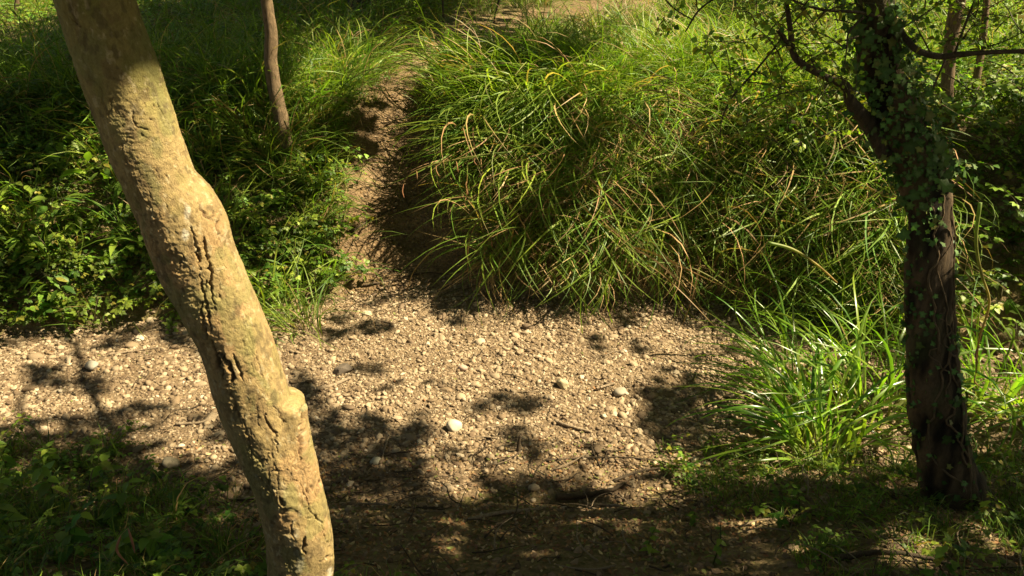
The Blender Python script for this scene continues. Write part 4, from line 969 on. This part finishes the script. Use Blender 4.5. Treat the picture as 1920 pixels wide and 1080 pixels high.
hang_stem([(560, 400), (610, 420), (660, 445), (700, 470)], 6.9, 'dry grass stalk sticking out of the brambles toward the path', 0, 2)
hang_stem([(1838, 380), (1830, 450), (1842, 520), (1855, 560), (1835, 640), (1830, 700)], 3.9, 'withered orange brown stalk right of the ivy trunk', 2, 7)
hang_stem([(380, 1080), (420, 1040), (460, 1015), (490, 1004)], 2.3, 'pale grass stalk beside the foot of the leaning tree', 0, 3)
hang_stem([(200, 1080), (215, 1035), (222, 1010), (240, 990)], 2.3, 'seeding grass stalk in the shaded near grass', 2, 2)

# sticks
def stick(pix, wpx, mat, label, lift=.012, taper=.5, cat='stick', knots=.2):
    Pg = ground([p[0] for p in pix], [p[1] for p in pix]); Pg[:, 2] += lift; dp = project(Pg)[2].mean(); r = wpx / 2 * dp / F
    P = smoothline(Pg, 26); P += R.normal(0, r * .12, P.shape); V, q, t = tube(P, np.linspace(r, r * taper, 26), 9, knots, int(pix[0][0]))
    o = obj(cat, mesh(cat, V, quads=q, tris=t), mat); tag(o, label, cat); return o
stick([(1040, 797), (1070, 804), (1108, 813)], 8, M_STICK, 'brown stick lying in the lit gravel, the thickest one there')
stick([(1118, 733), (1152, 726)], 6, M_STICK, 'short pale split stick by the tan cobble', .02, .8)
stick([(594, 734), (628, 725), (657, 714)], 8, M_STICK, 'short pale stick just right of the leaning tree', .015, .7)
stick([(880, 978), (930, 968), (980, 962), (1030, 955)], 9, M_STICK, 'grey mossy branch lying along the near bank lip')
stick([(1040, 947), (1080, 940), (1120, 937), (1150, 927), (1172, 920)], 13, M_DSTICK, 'dark crooked branch at the edge of the lit gravel', .03, .5)
stick([(1100, 950), (1140, 954), (1180, 957)], 6, M_STICK, 'pale straight stick below the dark crooked branch')
stick([(1150, 905), (1200, 892), (1260, 880), (1330, 876)], 6, M_DSTICK, 'thin dark branch running to the shaded right gravel')
stick([(1020, 868), (1100, 866), (1180, 866), (1260, 872)], 4, M_DSTICK, 'long thin twig lying level across the lower gravel')
stick([(1108, 843), (1114, 858), (1126, 880)], 5, M_DSTICK, 'short curved twig crossing the long level one')
stick([(680, 545), (740, 530), (800, 520), (850, 522)], 4, M_DSTICK, 'thin root across the foot of the path', .02)
stick([(660, 440), (700, 420), (745, 400)], 5, M_DSTICK, 'dark stick across the middle of the path', .02)
stick([(205, 670), (250, 662), (300, 655)], 4, M_STICK, 'thin pale twig on the bright gravel far left')
stick([(330, 800), (380, 795), (420, 770)], 6, M_STICK, 'mossy stick running to the leaning trunk')
stick([(1560, 1062), (1650, 1050), (1760, 1068), (1800, 1078)], 12, M_DSTICK, 'dark fallen branch at the bottom right', .03)
stick([(730, 820), (722, 845), (716, 870)], 4, M_STICK, 'short twig in the shade right of the leaning tree')
stick([(300, 560), (340, 575), (400, 590)], 4, M_DSTICK, 'thin dark twig under the brambles behind the leaning tree', .08)
# snapped upright stub
p = ground(970, 848)[0]; P = smoothline([p + [0, 0, -.03], p + [.008, 0, .05], p + [.02, .01, .115]], 14)
V, q, t = tube(P, np.linspace(.013, .007, 14), 8, .3, 3); tag(obj('stick', mesh('stick', V, quads=q, tris=t), M_DSTICK), 'short dark stub standing upright in the gravel', 'stick')

# ivy: stems and leaves
ivy = thing('ivy_plant', tuple(at(1790, 940, YI - .12)), 'ivy climbing the dark trunk on the right, densest high up', 'ivy')
def trunk_at(v):
    k = np.argmin(np.abs(project(ivs[:, :3])[1] - v)); return ivs[k, :3], ivs[k, 3]
for k, (v0, v1, a0, a1_) in enumerate(((930, 300, -1.2, -.9), (900, 350, -2.0, -1.6), (700, 560, -.6, -1.5), (960, 500, -1.6, -.5), (640, 120, -1.9, -1.2), (860, 620, -1.0, -1.8))):
    pts = []
    for f in np.linspace(0, 1, 40):
        c, r = trunk_at(v0 + (v1 - v0) * f); a = a0 + (a1_ - a0) * f + .9 * (fbm2(f * 7, k * 3.1, 5, 3) - .5) * 2; pts.append(c + (r + .006) * np.array([math.cos(a), math.sin(a), 0]))
    V, q, t = tube(pts, np.linspace(.006, .0025, 40), 6, .3, k); world_child(obj('vine', mesh('vine', V, quads=q, tris=t), M_BARK3), ivy)
def ivy_leaf(k):
    ang = np.radians([0, 28, 55, 82, 118, 150, 180, -150, -118, -82, -55, -28]); rad_ = np.array([1, .55, .8, .5, .68, .42, .22, .42, .68, .5, .8, .55]) * R.uniform(.9, 1.1, 12)
    V = np.stack([rad_ * np.cos(ang), rad_ * np.sin(ang), .12 * rad_ ** 2 * R.uniform(-1, 1, 12)], -1); V = np.concatenate([V, [[.05, 0, .04]]])
    t = [(12, i, (i + 1) % 12) for i in range(12)]
    g = np.array([.06, .11, .024]) * R.uniform(.7, 1.5); g = g if k != 5 else np.array([.12, .13, .03])
    c = np.repeat([g], 13, 0); c[12] *= 1.5
    me = mesh('leaf', V, tris=t, cols=c, smooth=False); me.materials.append(M_IVY); return me
IL = [ivy_leaf(k) for k in range(8)]
nl = 0
while nl < 290:
    v_ = R.choice([R.normal(190, 90), R.uniform(-20, 420), R.uniform(300, 950)], p=[.45, .33, .22])
    if v_ < -30 or v_ > 960: continue
    c, r = trunk_at(v_); a = R.uniform(-PI * 1.05, .05) if v_ < 420 or R.random() < .4 else R.choice([R.normal(-2.7, .3), R.normal(-.5, .4), R.uniform(-3, 0)], p=[.45, .3, .25])
    if 335 < v_ < 480 and -1.5 < a < .3: continue
    ex = abs(R.normal(0, .035)) if v_ < 450 else abs(R.normal(0, .012))
    if 100 < v_ < 420: ex += abs(R.normal(.01, .03))
    n_ = Vector((math.cos(a), math.sin(a), R.uniform(.1, .7))); o = bpy.data.objects.new('leaf', IL[R.integers(0, 8)]); COL.objects.link(o)
    p = c + (r + .012 + ex) * np.array([math.cos(a), math.sin(a), 0]); s = R.uniform(.014, .032) if R.random() < .85 else R.uniform(.032, .052)
    qn = n_.to_track_quat('Z', 'Y').to_euler(); o.rotation_euler = (qn.x + R.normal(0, .3), qn.y + R.normal(0, .3), qn.z + R.normal(0, .4)); o.scale = (s, s, s)
    o.location = p; world_child(o, ivy); nl += 1
pts_ = []
for _ in range(1300):
    v_ = R.choice([R.normal(170, 100), R.normal(330, 50), R.uniform(430, 960)], p=[.6, .2, .2])
    if v_ < -30 or v_ > 960: continue
    c, r = trunk_at(v_); a = R.uniform(-PI * 1.1, .1)
    if 325 < v_ < 490 and -1.5 < a < .4: continue
    if v_ > 450 and R.random() < .5: a = R.choice([R.normal(-2.8, .3), R.normal(-.3, .3)])
    pts_.append(c + (r + .008 + (abs(R.normal(0, .045)) if v_ < 430 else .004)) * np.array([math.cos(a), math.sin(a), 0]))
n = len(pts_); rt = np.stack([R.normal(1.1, .4, n), R.normal(0, .4, n), R.uniform(-.9, .9, n)], -1)
o = scatter('leaves', np.array(pts_), rt, R.uniform(.009, .024, n), IL); world_child(o, ivy)

# nettle-like plants in the near left corner, each leaf a piece of its own
def leaf_plant(u, v, h, nl, lf, label, name='nettle', Y=None, bright=1.0, ratio=.55, cat='nettle', group=None):
    p = ground(u, v)[0] if Y is None else at(u, v, Y); p[2] = T(p[0], p[1]); tr = thing(name, tuple(p), label, cat, group)
    P = smoothline([(0, 0, -.02), (R.normal(0, .02), R.normal(0, .02), h * .5), (R.normal(0, .05), R.normal(0, .05), h)], 14)
    V, q, t = tube(P, np.linspace(.004, .0015, 14), 5); obj('stem', mesh('stem', V, quads=q, tris=t, cols=np.repeat([[.08, .10, .03]], len(V), 0)), M_LEAF, tr)
    mes = []
    for j in range(3):
        vv, tt = leaflet(1, ratio, .25, .25, 8, .10, .35); me = mesh('leaf', vv, tris=tt, cols=np.repeat(greens(1, 0, bright), len(vv), 0)); me.materials.append(M_LEAF); mes.append(me)
    for k in range(nl):
        f = .2 + .8 * k / nl; pp_ = P[int(f * 13)]; o = bpy.data.objects.new('leaf', mes[k % 3]); COL.objects.link(o); o.parent = tr
        a = (k // 2) * 1.57 + (k % 2) * PI + R.normal(0, .25); s = lf * (1.15 - .55 * f) * R.uniform(.8, 1.15)
        o.location = tuple(pp_); o.rotation_euler = (R.normal(0, .2), R.uniform(-.35, .45), a); o.scale = (s, s, s)
    return tr
spots = [(40, 1015, .42, 'tallest nettle in the bottom left corner, cut by the edge'), (110, 965, .38, 'broad leaved nettle near the left edge above the corner one'), (200, 925, .40, 'nettle with large dark leaves highest against the gravel'), (150, 1040, .26, 'nettle at the bottom edge between the corner and the straw'),
         (250, 985, .24, 'small nettle nearer the leaning trunk'), (20, 900, .30, 'nettle at the left edge beside the lit gravel'), (85, 890, .22, 'small nettle standing just under the lit gravel'), (300, 1050, .22, 'low nettle below the small one by the trunk'), (345, 965, .16, 'tiny leafy seedling between gravel and leaning trunk'), (225, 1075, .2, 'nettle cut by the bottom edge')]
for u, v, h, lb in spots: leaf_plant(u, v, h, 16, .11, lb, bright=1.2, group='nettles on the near left bank')
for u, v, h, lb in ((1215, 1040, .20, 'spindly seedling at the bottom centre right'), (1335, 1060, .26, 'taller seedling on the bare shaded soil'), (1300, 990, .12, 'small seedling just above the taller one'), (1500, 960, .20, 'yellow green seedling left of the dark grass')):
    leaf_plant(u, v, h, 10, .05, lb, 'seedling', None, 1.3 if 'yellow' in lb else .9, .62, 'seedling', 'seedlings on the near soil')
for u, v, h, lb in ((60, 520, .42, 'tall pale leaved weed at the left edge of the far bank'), (150, 470, .45, 'tall weed with long drooping leaves on the left bank'), (225, 500, .40, 'weed with long narrow leaves close behind the leaning tree'), (20, 430, .45, 'long leaved weed cut by the left edge'), (100, 600, .3, 'low weed at the gravel edge on the left')):
    leaf_plant(u, v, h, 18, .20, lb, 'broad_leaved_weed', None, 1.25, .3, 'weed', 'long leaved weeds on the left bank')
print('done', len(bpy.data.objects))
